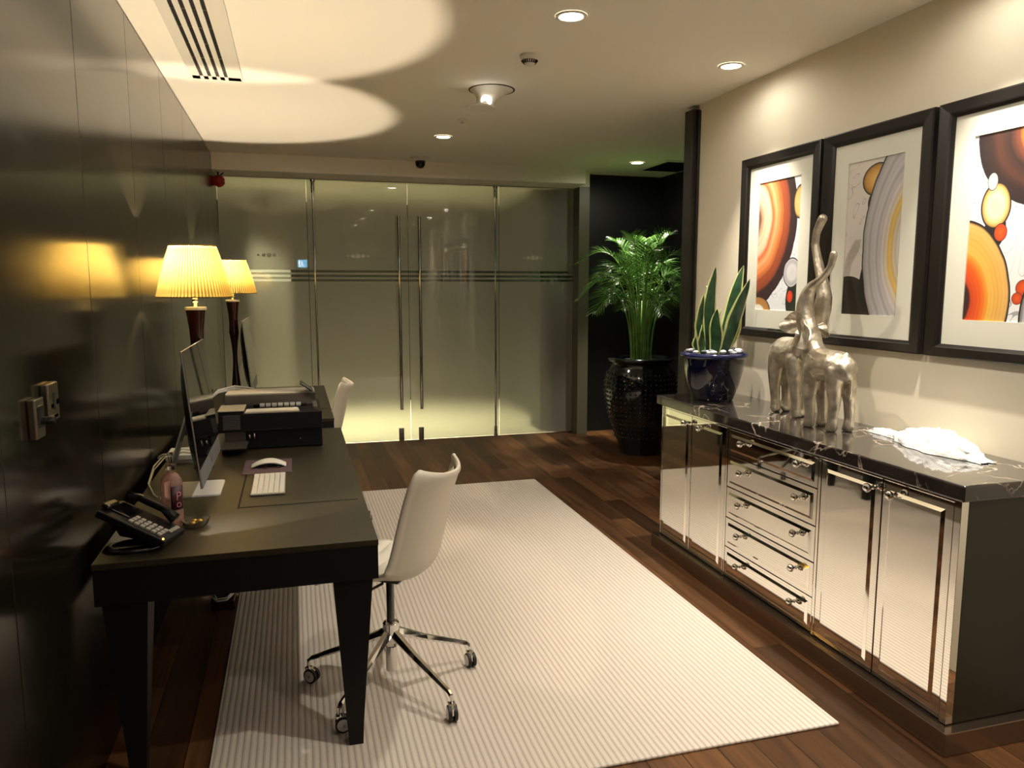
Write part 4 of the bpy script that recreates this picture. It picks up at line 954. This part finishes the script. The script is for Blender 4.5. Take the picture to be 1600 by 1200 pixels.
def art1(uv, w_): return art('agate_painting_orange', [
    (-.20, 1.36, 1.12, 1.30, [(0, (.10, .03, .015)), (.20, (.16, .05, .02)), (.30, (.75, .50, .32)), (.42, (.85, .62, .42)), (.50, (.80, .13, .02)), (.56, (.80, .40, .18)), (.66, (.75, .22, .05)), (.74, (.36, .07, .02)), (.83, (.30, .06, .02)), (.88, (.035, .012, .012)), (1, (.03, .012, .012))], .07, 1),
    (.98, 1.55, .13, .22, [(0, (.75, .55, .25)), (.8, (.75, .50, .15)), (1, (.3, .15, .04))], .1, 0),
    (.98, .15, .22, .32, [(0, (.012, .02, .012)), (1, (.015, .02, .015))], .02, 0),
    (.86, .56, .19, .20, [(0, (.62, .60, .62)), (.5, (.70, .68, .70)), (.8, (.45, .43, .46)), (1, (.6, .6, .6))], .35, 0),
    (.84, .21, .065, .085, [(0, (.85, .08, .01)), (1, (.6, .04, .01))], .1, 0),
    (.06, -.03, .30, .22, [(0, (.80, .80, .78)), (.45, (.80, .78, .70)), (.55, (.50, .24, .06)), (.9, (.45, .22, .06)), (1, (.3, .15, .04))], .08, 0)], uv, w_, (.80, .82, .86))
def art2(uv, w_): return art('agate_painting_grey', [
    (.10, 0.0, .50, .50, [(0, (.015, .012, .006)), (.9, (.025, .018, .010)), (1, (.04, .03, .02))], .05, 0),
    (.62, .35, .3, .5, [(0, (.012, .010, .006)), (1, (.012, .010, .006))], .05, 0),
    (.55, 1.76, .26, .20, [(0, (.75, .50, .15)), (.6, (.60, .32, .06)), (.85, (.45, .22, .04)), (1, (.15, .07, .02))], .12, 0),
    (.52, 1.46, .12, .14, [(0, (.02, .015, .01)), (1, (.02, .015, .01))], .05, 0),
    (.52, 1.52, .075, .09, [(0, (.60, .06, .01)), (1, (.4, .04, .01))], .08, 0),
    (1.33, .88, .98, 1.50, [(0, (.55, .50, .50)), (.35, (.60, .58, .58)), (.46, (.62, .50, .30)), (.52, (.78, .48, .06)), (.58, (.68, .58, .42)), (.66, (.62, .58, .58)), (.74, (.45, .42, .43)), (.80, (.58, .55, .56)), (.88, (.42, .40, .41)), (.94, (.52, .50, .50)), (1, (.25, .24, .24))], .05, 1.2)], uv, w_, (.66, .61, .55))  # white ground toned greige: the dimmer light here is put into its colour
def art3(uv, w_): return art('agate_painting_yellow', [
    (.98, 1.98, .92, .80, [(0, (.45, .08, .01)), (.30, (.85, .30, .03)), (.42, (.80, .22, .02)), (.48, (.20, .05, .02)), (.60, (.03, .012, .010)), (.75, (.08, .025, .012)), (.85, (.03, .012, .010)), (1, (.02, .01, .01))], .05, 1),
    (.33, 1.00, .12, .20, [(0, (.015, .01, .01)), (1, (.015, .01, .01))], .05, 0),
    (.32, 1.24, .17, .23, [(0, (.80, .68, .38)), (.5, (.85, .75, .48)), (.75, (.80, .60, .25)), (.92, (.65, .35, .08)), (1, (.2, .1, .03))], .12, 0),
    (.26, 1.50, .06, .09, [(0, (.70, .70, .70)), (1, (.4, .4, .4))], .1, 0),
    (.40, .95, .075, .09, [(0, (.85, .12, .01)), (1, (.5, .05, .01))], .08, 0),
    (-.12, .20, .68, .90, [(0, (.03, .01, .01)), (.28, (.05, .012, .01)), (.32, (.65, .06, .01)), (.50, (.85, .12, .01)), (.58, (.85, .26, .02)), (.66, (.85, .48, .08)), (.80, (.80, .42, .08)), (.97, (.78, .46, .13)), (1, (.2, .1, .03))], .05, .7),
    (.72, .36, .08, .08, [(0, (.80, .10, .01)), (1, (.5, .05, .01))], .08, 0),
    (.66, .25, .06, .06, [(0, (.75, .10, .01)), (1, (.5, .05, .01))], .08, 0),
    (1.15, .05, .44, .62, [(0, (.6, .58, .56)), (.5, (.45, .43, .42)), (.65, (.65, .63, .60)), (.78, (.35, .33, .32)), (.88, (.55, .53, .50)), (1, (.12, .11, .11))], .05, 1.4)], uv, w_, (.80, .81, .80))
picture(4.320, 3.568, 'left of the three framed agate paintings, orange and maroon bands', art1)
picture(3.545, 2.815, 'middle of the three framed agate paintings, large grey banded stone', art2)
picture(2.792, 2.060, 'right framed agate painting, yellow and red bands, cut by the photo edge', art3)

# ------------------------------------------------------------------ snake plant
px, py = 2.462, 4.13
t = thing('potted_snake_plant', 'snake plant with yellow-edged leaves in a dark blue pot on the sideboard', 'potted plant', (px, py, TZ))
bm = nb(); lathe(bm, [(.118, TZ+.001), (.124, TZ+.008), (.130, TZ+.03), (.156, TZ+.10), (.176, TZ+.18), (.183, TZ+.245), (.184, TZ+.268), (.172, TZ+.268), (.165, TZ+.20), (.10, TZ+.16), (0, TZ+.16)], (px, py, 0), 48, close=False); obj('pot', bm, M['pot_blue'], t, True, auto=60)
bm = nb(); lathe(bm, [(.184, TZ+.258), (.196, TZ+.262), (.203, TZ+.272), (.203, TZ+.281), (.196, TZ+.290), (.180, TZ+.292), (.172, TZ+.284), (.172, TZ+.266)], (px, py, 0), 48, close=False); obj('pot_rim', bm, M['rim_blue'], t, True)
bm = nb(); lathe(bm, [(0, TZ+.262), (.174, TZ+.262), (.174, TZ+.25), (0, TZ+.25)], (px, py, 0), 32); obj('soil', bm, M['soil'], t)
rnd = random.Random(3)
for k in range(46):
    a = rnd.uniform(0, 2*PI); rr = .165*math.sqrt(rnd.uniform(.25, 1)); s_ = rnd.uniform(.012, .022)
    bm = nb(); ball(bm, (px+rr*math.cos(a), py+rr*math.sin(a), TZ+.280+s_*.45+rnd.uniform(0, .018)), s_, 2, (rnd.uniform(.9, 1.3), rnd.uniform(.8, 1.1), .65)); obj('pebble', bm, M['pebble_w'] if rnd.random() < .62 else M['pebble_g'], t, True)
CR = Vector((math.cos(math.radians(-15.9)), math.sin(math.radians(-15.9)), 0)); CD = Vector((.27, .96, 0))
def sleaf(bu, bd, tu, td, h, w_, tw, bow=.02):
    w_ *= 1.38; tw *= .7
    """a leaf from base (bu right, bd back) to tip, u measured along the picture's right"""
    bm = nb(); n = 22; L_ = []
    b0 = Vector((px, py, TZ+.255))+CR*bu+CD*bd; t0 = Vector((px, py, TZ+.255))+CR*tu+CD*td+Vector((0, 0, h))
    for i in range(n+1):
        f = i/n; p = b0.lerp(t0, f)+CR*(bow*math.sin(PI*f))+CR*(.006*math.sin(7*f+tw*3)); ww = w_*(.55+.45*math.sin(min(1, f*1.9)*PI/2))*max(0, 1-max(0, (f-.45)/.55)**1.9)**.8
        ww = max(ww, .0006); ang = tw+.9*tw*f; ax_ = (CR*math.cos(ang)+CD*math.sin(ang)); nn = Vector((0, 0, 1)).cross(ax_).normalized()
        row = []
        for v in (-1, -.76, -.35, 0, .35, .76, 1):
            row.append(bm.verts.new(p+ax_*(v*ww)+nn*(.016*ww/.03*(v*v)*.5+.0015*math.sin(22*f+v*4))))
        L_.append(row)
    for i in range(n):
        for j in range(6):
            f_ = bm.faces.new((L_[i][j], L_[i][j+1], L_[i+1][j+1], L_[i+1][j])); f_.material_index = 1 if j in (0, 5) else 0
    bmesh.ops.recalc_face_normals(bm, faces=bm.faces); bmesh.ops.solidify(bm, geom=list(bm.faces), thickness=.0022)
    obj('leaf', bm, [M['leaf_g'], M['leaf_y']], t, True, auto=60)
for a in [(-.03, 0, -.012, .0, .555, .034, .25, -.006), (.03, .02, .172, .03, .560, .034, -.5, .0), (.035, -.03, .190, -.02, .480, .040, .35, .012), (-.06, -.01, -.088, -.02, .385, .031, .6, -.01),
          (-.015, -.06, -.004, -.06, .300, .030, -.35, .0), (-.075, -.05, -.095, -.05, .205, .030, .8, .004), (.05, .05, .150, .06, .36, .034, -.2, .03), (.0, .06, .045, .06, .30, .026, .9, .0), (.02, .05, -.045, .06, .44, .028, 1.0, .0), (-.08, .02, -.10, .02, .15, .026, .3, .0)]: sleaf(*a)

# ------------------------------------------------------------------ elephants
def elephant(P, fwd, scale, legs, trunk, ears, label, tail):
    """legs: foot points (x,y) front pair then rear pair, in world; body is grown over them"""
    t = thing('elephant_figurine', label, 'figurine', (P[0], P[1], TZ), 'silver elephant figurines')
    f = Vector((*fwd, 0)).normalized(); s = Vector((-f.y, f.x, 0))
    def W(a, b, z): v = Vector((P[0], P[1], 0))+f*a*scale+s*b*scale; return (v.x, v.y, TZ+z*scale)
    ch = []
    ch.append([(*W(-.105, 0, .325), .072*scale), (*W(-.06, 0, .335), .084*scale), (*W(0, 0, .33), .088*scale), (*W(.06, 0, .345), .080*scale), (*W(.10, 0, .375), .066*scale), (*W(.125, 0, .43), .058*scale), (*W(.13, 0, .48), .050*scale)])
    for i, (lx, ly) in enumerate(legs):
        a, b, z = ((.075, .040, .315) if i < 2 else (-.085, .042, .315)); b = b if i%2 == 0 else -b
        top = W(a, b, z); k = Vector((top[0]*.45+lx*.55, top[1]*.45+ly*.55, TZ+.155*scale)); off = f*(.008 if i < 2 else -.012)*scale
        k += off
        ch.append([(*top, .044*scale), (*(Vector(top).lerp(k, .55)), .042*scale), (*k, .031*scale), (lx, ly, TZ+.075*scale, .0255*scale), (lx, ly, TZ+.034*scale, .0275*scale), (lx+f.x*.003, ly+f.y*.003, TZ+.020*scale, .029*scale)]); ch.append([(lx+f.x*.020-s.x*.010, ly+f.y*.020-s.y*.010, TZ+.010, .013)]); ch.append([(lx+f.x*.020+s.x*.010, ly+f.y*.020+s.y*.010, TZ+.010, .013)])
    ch.append([(*p[:3], p[3]) for p in trunk]); ch.append(tail)
    bm = blob(ch, .0052, 9)
    for v in bm.verts:
        if v.co.z < TZ+.001: v.co.z = TZ+.001
    obj('body', bm, M['silver'], t, True)
    for (c, a1, a2, nrm_) in ears:
        # fan shaped ear with folds
        bm = nb(); c = Vector(c); U_ = Vector(a1); V_ = Vector(a2); N_ = Vector(nrm_).normalized()
        rows = []
        for i in range(9):
            r = i/8; row = []
            for j in range(15):
                a = -1.35+2.7*j/14; rad = (1.0-.22*abs(math.sin(a))**2+.10*math.cos(3*a)); row.append(bm.verts.new(c+(U_*math.cos(a)+V_*math.sin(a))*r*rad+N_*(.010*r*math.cos(a*6)+.022*r*r)))
            rows.append(row)
        for i in range(8):
            for j in range(14):
                if i == 0: bm.faces.new((rows[0][0] if j == 0 else rows[0][j], rows[1][j], rows[1][j+1]))
                else: bm.faces.new((rows[i][j], rows[i+1][j], rows[i+1][j+1], rows[i][j+1]))
        bmesh.ops.remove_doubles(bm, verts=bm.verts, dist=1e-5); bmesh.ops.recalc_face_normals(bm, faces=bm.faces); bmesh.ops.solidify(bm, geom=list(bm.faces), thickness=.006); obj('ear', bm, M['silver'], t, True, auto=60)
    return t
# near elephant, rump to the right, head to the left with its trunk curling back right
A_P = (2.475, 3.105)
trA = [(2.455, 3.235, 1.43, .050), (2.45, 3.262, 1.49, .046), (2.45, 3.268, 1.55, .042), (2.45, 3.255, 1.605, .035), (2.45, 3.225, 1.645, .027), (2.452, 3.175, 1.675, .020), (2.454, 3.130, 1.705, .0165), (2.456, 3.100, 1.745, .0165), (2.457, 3.088, 1.785, .018), (2.457, 3.085, 1.800, .019)]
elephant(A_P, (-.08, 1), .93, [(2.435, 3.172), (2.515, 3.178), (2.455, 3.030), (2.540, 3.018)][0:4], trA,
         [((2.404, 3.225, 1.425), (-.040, -.125, -.040), (.0, .035, -.095), (-1, -.35, 0)), ((2.505, 3.255, 1.455), (.045, -.03, -.055), (0, .045, -.03), (.8, .5, .2))],
         'near silver elephant with back to the right, trunk curling up to the right', [(*Vector((2.485, 2.995, 1.33)), .014), (2.492, 2.968, 1.27, .010), (2.495, 2.965, 1.20, .008), (2.500, 2.975, 1.135, .010), (2.502, 2.978, 1.115, .007)])
B_P = (2.585, 3.535)
trB = [(2.575, 3.36, 1.42, .050), (2.57, 3.315, 1.47, .048), (2.568, 3.29, 1.53, .045), (2.565, 3.275, 1.59, .040), (2.565, 3.285, 1.65, .032), (2.565, 3.315, 1.72, .026), (2.565, 3.345, 1.80, .0215), (2.565, 3.365, 1.86, .020), (2.565, 3.360, 1.915, .020), (2.563, 3.335, 1.955, .022), (2.562, 3.312, 1.985, .024)]
elephant(B_P, (-.06, -1), 1.0, [(2.60, 3.455), (2.545, 3.430), (2.625, 3.625), (2.565, 3.640)], trB,
         [((2.515, 3.355, 1.47), (-.030, .110, -.030), (.0, -.030, -.085), (-1, -.1, 0)), ((2.63, 3.39, 1.45), (.03, .06, 0), (0, .01, .065), (1, .2, 0))],
         'rear silver elephant facing right, with the taller raised trunk', [(2.59, 3.655, 1.30, .012), (2.592, 3.672, 1.24, .008), (2.594, 3.674, 1.17, .008)])

# ------------------------------------------------------------------ crumpled white cloth
bm = nb(); nx, ny = 110, 46; g = []
A0, A1 = Vector((2.668, 2.995)), Vector((2.595, 2.300))
for i in range(nx+1):
    f = i/nx; c = A0.lerp(A1, f); row = []
    hw = .042+.070*max(0, math.sin(min(1, max(0, (f-.28)/.62))*PI))**.7*(1+.10*math.sin(9*f))*(1 if f < .93 else max(.15, 1-(f-.93)*8))
    hh = .022+.060*max(0, math.sin(min(1, max(0, (f-.25)/.70))*PI))**.9
    ed = max(0.0, math.sin(PI*min(1, f*14+.02)/2))*max(0.02, min(1, (1-f)*14))
    for j in range(ny+1):
        v = j/ny*2-1; y = c.y; x = c.x+hw*v*(1+.06*math.sin(31*f+1.3*v))
        p = Vector((x*26, y*26, 0)); nz = mnoise.noise(p)*.5+.5; nz2 = mnoise.noise(p*2.4)*.5+.5; rid = 1-abs(mnoise.noise(p*1.3+Vector((5, 2, 0))))*2
        z = (1-abs(v)**3)*ed*hh*(.45+.45*nz+.30*rid)+.006*nz2*(1-abs(v)**6)
        row.append(bm.verts.new((min(x, 2.745), y+.008*math.sin(17*v+9*f)+.006*mnoise.noise(p*1.7), TZ+.0015+max(0, z))))
    g.append(row)
for i in range(nx):
    for j in range(ny): bm.faces.new((g[i][j], g[i+1][j], g[i+1][j+1], g[i][j+1]))
tag(obj('crumpled_cloth', bm, M['cloth'], origin=(2.62, 2.65, TZ), smooth=True), 'crumpled white lace cloth lying at the near end of the marble top', 'cloth')

# ------------------------------------------------------------------ palm in the recess
qx, qy = 3.37, 7.05
t = thing('potted_palm', 'bushy green areca palm in a studded black urn in the dark recess', 'potted plant', (qx, qy, FZ))
prof = [(.20, 0), (.205, .02), (.22, .10), (.27, .25), (.325, .42), (.355, .58), (.365, .70), (.350, .80), (.315, .87), (.290, .905), (.292, .925), (.325, .945), (.335, .965), (.325, .980), (.295, .982), (.270, .96), (.26, .90)]
bm = nb(); lathe(bm, [(r, FZ+z) for r, z in prof], (qx, qy, 0), 56, close=False)
import bisect
for i in range(15):
    z = .18+i*.046; k = max(j for j in range(len(prof)-1) if prof[j][1] <= z); f = (z-prof[k][1])/(prof[k+1][1]-prof[k][1]); r = prof[k][0]+(prof[k+1][0]-prof[k][0])*f
    for j in range(44):
        a = 2*PI*(j+.5*(i%2)*0)/44; bmesh.ops.create_icosphere(bm, subdivisions=1, radius=.0135, matrix=Matrix.Translation((qx+r*math.cos(a), qy+r*math.sin(a), FZ+z)))
obj('urn', bm, M['pot_black'], t, True, recalc=True)
bm = nb(); lathe(bm, [(0, FZ+.93), (.268, FZ+.93), (.262, FZ+.90), (0, FZ+.90)], (qx, qy, 0), 32); obj('soil', bm, M['soil'], t)
bm = nb()
rn2 = random.Random(5)
for k in range(150):
    a = rn2.uniform(0, 2*PI); rr = .25*math.sqrt(rn2.random()); ball(bm, (qx+rr*math.cos(a), qy+rr*math.sin(a), FZ+.935), rn2.uniform(.01, .02), 1, (1.2, 1, .7))
o = obj('gravel', bm, M['pebble_g'], t, True); o['kind'] = 'stuff'
def frond(a, reach, top, droop, stem_h, rb, leafL, seed):
    r_ = random.Random(seed); dx = math.cos(a); dy = math.sin(a); bm = nb()
    b0 = Vector((qx+rb*dx, qy+rb*dy, FZ+.92)); n = 26; pts = []
    for i in range(n+1):
        f = i/n; hz = f**2.0*reach; z = (top-b0.z)*math.sin(min(1, f*1.02)*PI*(.5+droop*.28))/(math.sin(PI*(.5+droop*.28)) if droop <= 0 else 1)
        pts.append(Vector((b0.x+dx*hz, b0.y+dy*hz, b0.z+z)))
    for p in pts:
        p.x = min(p.x, 4.10); p.y = min(p.y, 8.18)
    tube(bm, pts, [.0075*(1-.75*i/n)+.001 for i in range(n+1)], 6)
    for f_ in bm.faces: f_.material_index = 1
    start = stem_h
    NL = 26
    for k in range(NL):
        f = start+(1-start)*(k+.5)/NL; q = f*n; i = min(int(q), n-1); p = pts[i].lerp(pts[i+1], q-i); d = (pts[i+1]-pts[i]).normalized()
        side = d.cross(Vector((0, 0, 1)))
        side = side.normalized() if side.length > 1e-4 else Vector((1, 0, 0)); upv = side.cross(d).normalized()
        g_ = (k+.5)/NL; L_ = leafL*(.35+.65*math.sin(PI*min(1, .18+g_*.85)))*r_.uniform(.85, 1.1)
        for sg in (-1, 1):
            dr_ = (side*sg*(.80)+d*(.62+.5*g_)+upv*.34+Vector((r_.uniform(-.1, .1), r_.uniform(-.1, .1), r_.uniform(-.08, .08)))).normalized()
            wv = dr_.cross(upv).normalized(); c0 = p; w_ = .0046
            ps = [(0, .35), (.3, 1), (.7, .8), (1, .05)]; rows = []
            for (s_, ww) in ps:
                c = c0+dr_*(L_*s_)-Vector((0, 0, 1))*(L_*.30*s_*s_)
                c.x = min(c.x, 4.12); c.y = min(c.y, 8.2)
                rows.append((bm.verts.new(c-wv*w_*ww), bm.verts.new(c+upv*.002*ww), bm.verts.new(c+wv*w_*ww)))
            for A_, B_ in zip(rows[:-1], rows[1:]): bm.faces.new((A_[0], A_[1], B_[1], B_[0])); bm.faces.new((A_[1], A_[2], B_[2], B_[1]))
    obj('frond', bm, [M['palm'], M['stem']], t, False, recalc=False)
rn = random.Random(11)
for k in range(32):
    a = 2*PI*k/32*3.0+rn.uniform(-.25, .25); lay = k%4
    if lay == 0: frond(a, rn.uniform(.12, .35), rn.uniform(1.95, 2.18), -.1, .50, .05, .26, k)
    elif lay == 1: frond(a, rn.uniform(.38, .62), rn.uniform(1.70, 2.0), .55, .50, .07, .27, k)
    elif lay == 2: frond(a, rn.uniform(.50, .75), rn.uniform(1.55, 1.75), .85, .52, .09, .25, k)
    else: frond(a, rn.uniform(.30, .50), rn.uniform(1.50, 1.75), .6, .48, .10, .22, k)
for k in range(10):
    a = rn.uniform(0, 2*PI); r0 = rn.uniform(.03, .10); bm = nb(); tube(bm, [(qx+r0*math.cos(a), qy+r0*math.sin(a), FZ+.92), (qx+r0*1.4*math.cos(a), qy+r0*1.4*math.sin(a), 1.25), (qx+r0*2.4*math.cos(a), qy+r0*2.4*math.sin(a), 1.5)], [.010, .008, .005], 8); obj('cane', bm, M['stem'], t, True)

# ------------------------------------------------------------------ back wall sign seen in the glass
t = thing('exit_sign', 'small glowing blue and white running-figure sign reflected in the glass front', 'sign', (.24, -2.98, 2.17))
bm = nb(); box(bm, .12, .36, -3.045, -3.00, 2.09, 2.30, .004); obj('housing', bm, M['white_trim'], t)
bm = nb(); box(bm, .13, .35, -3.001, -2.998, 2.10, 2.29); obj('lit_face', bm, emis('sign_blue', (.15, .55, .9), 6), t)
bm = nb(); 
for pts in ([(0, .14), (.02, .14), (.02, .165), (0, .165)], [(-.02, .12), (.03, .135), (.028, .08), (.0, .07), (.0, .11)], [(.0, .08), (.02, .08), (-.03, .02), (-.045, .03)], [(.005, .08), (.028, .08), (.05, .03), (.035, .02)], [(.06, .02), (.085, .02), (.085, .17), (.06, .17)]):
    prism(bm, pts, lambda u, v, d: (.24-u, d, 2.10+v), -2.997, -2.995)
obj('pictogram', bm, emis('sign_white', (1, 1, 1), 8), t)
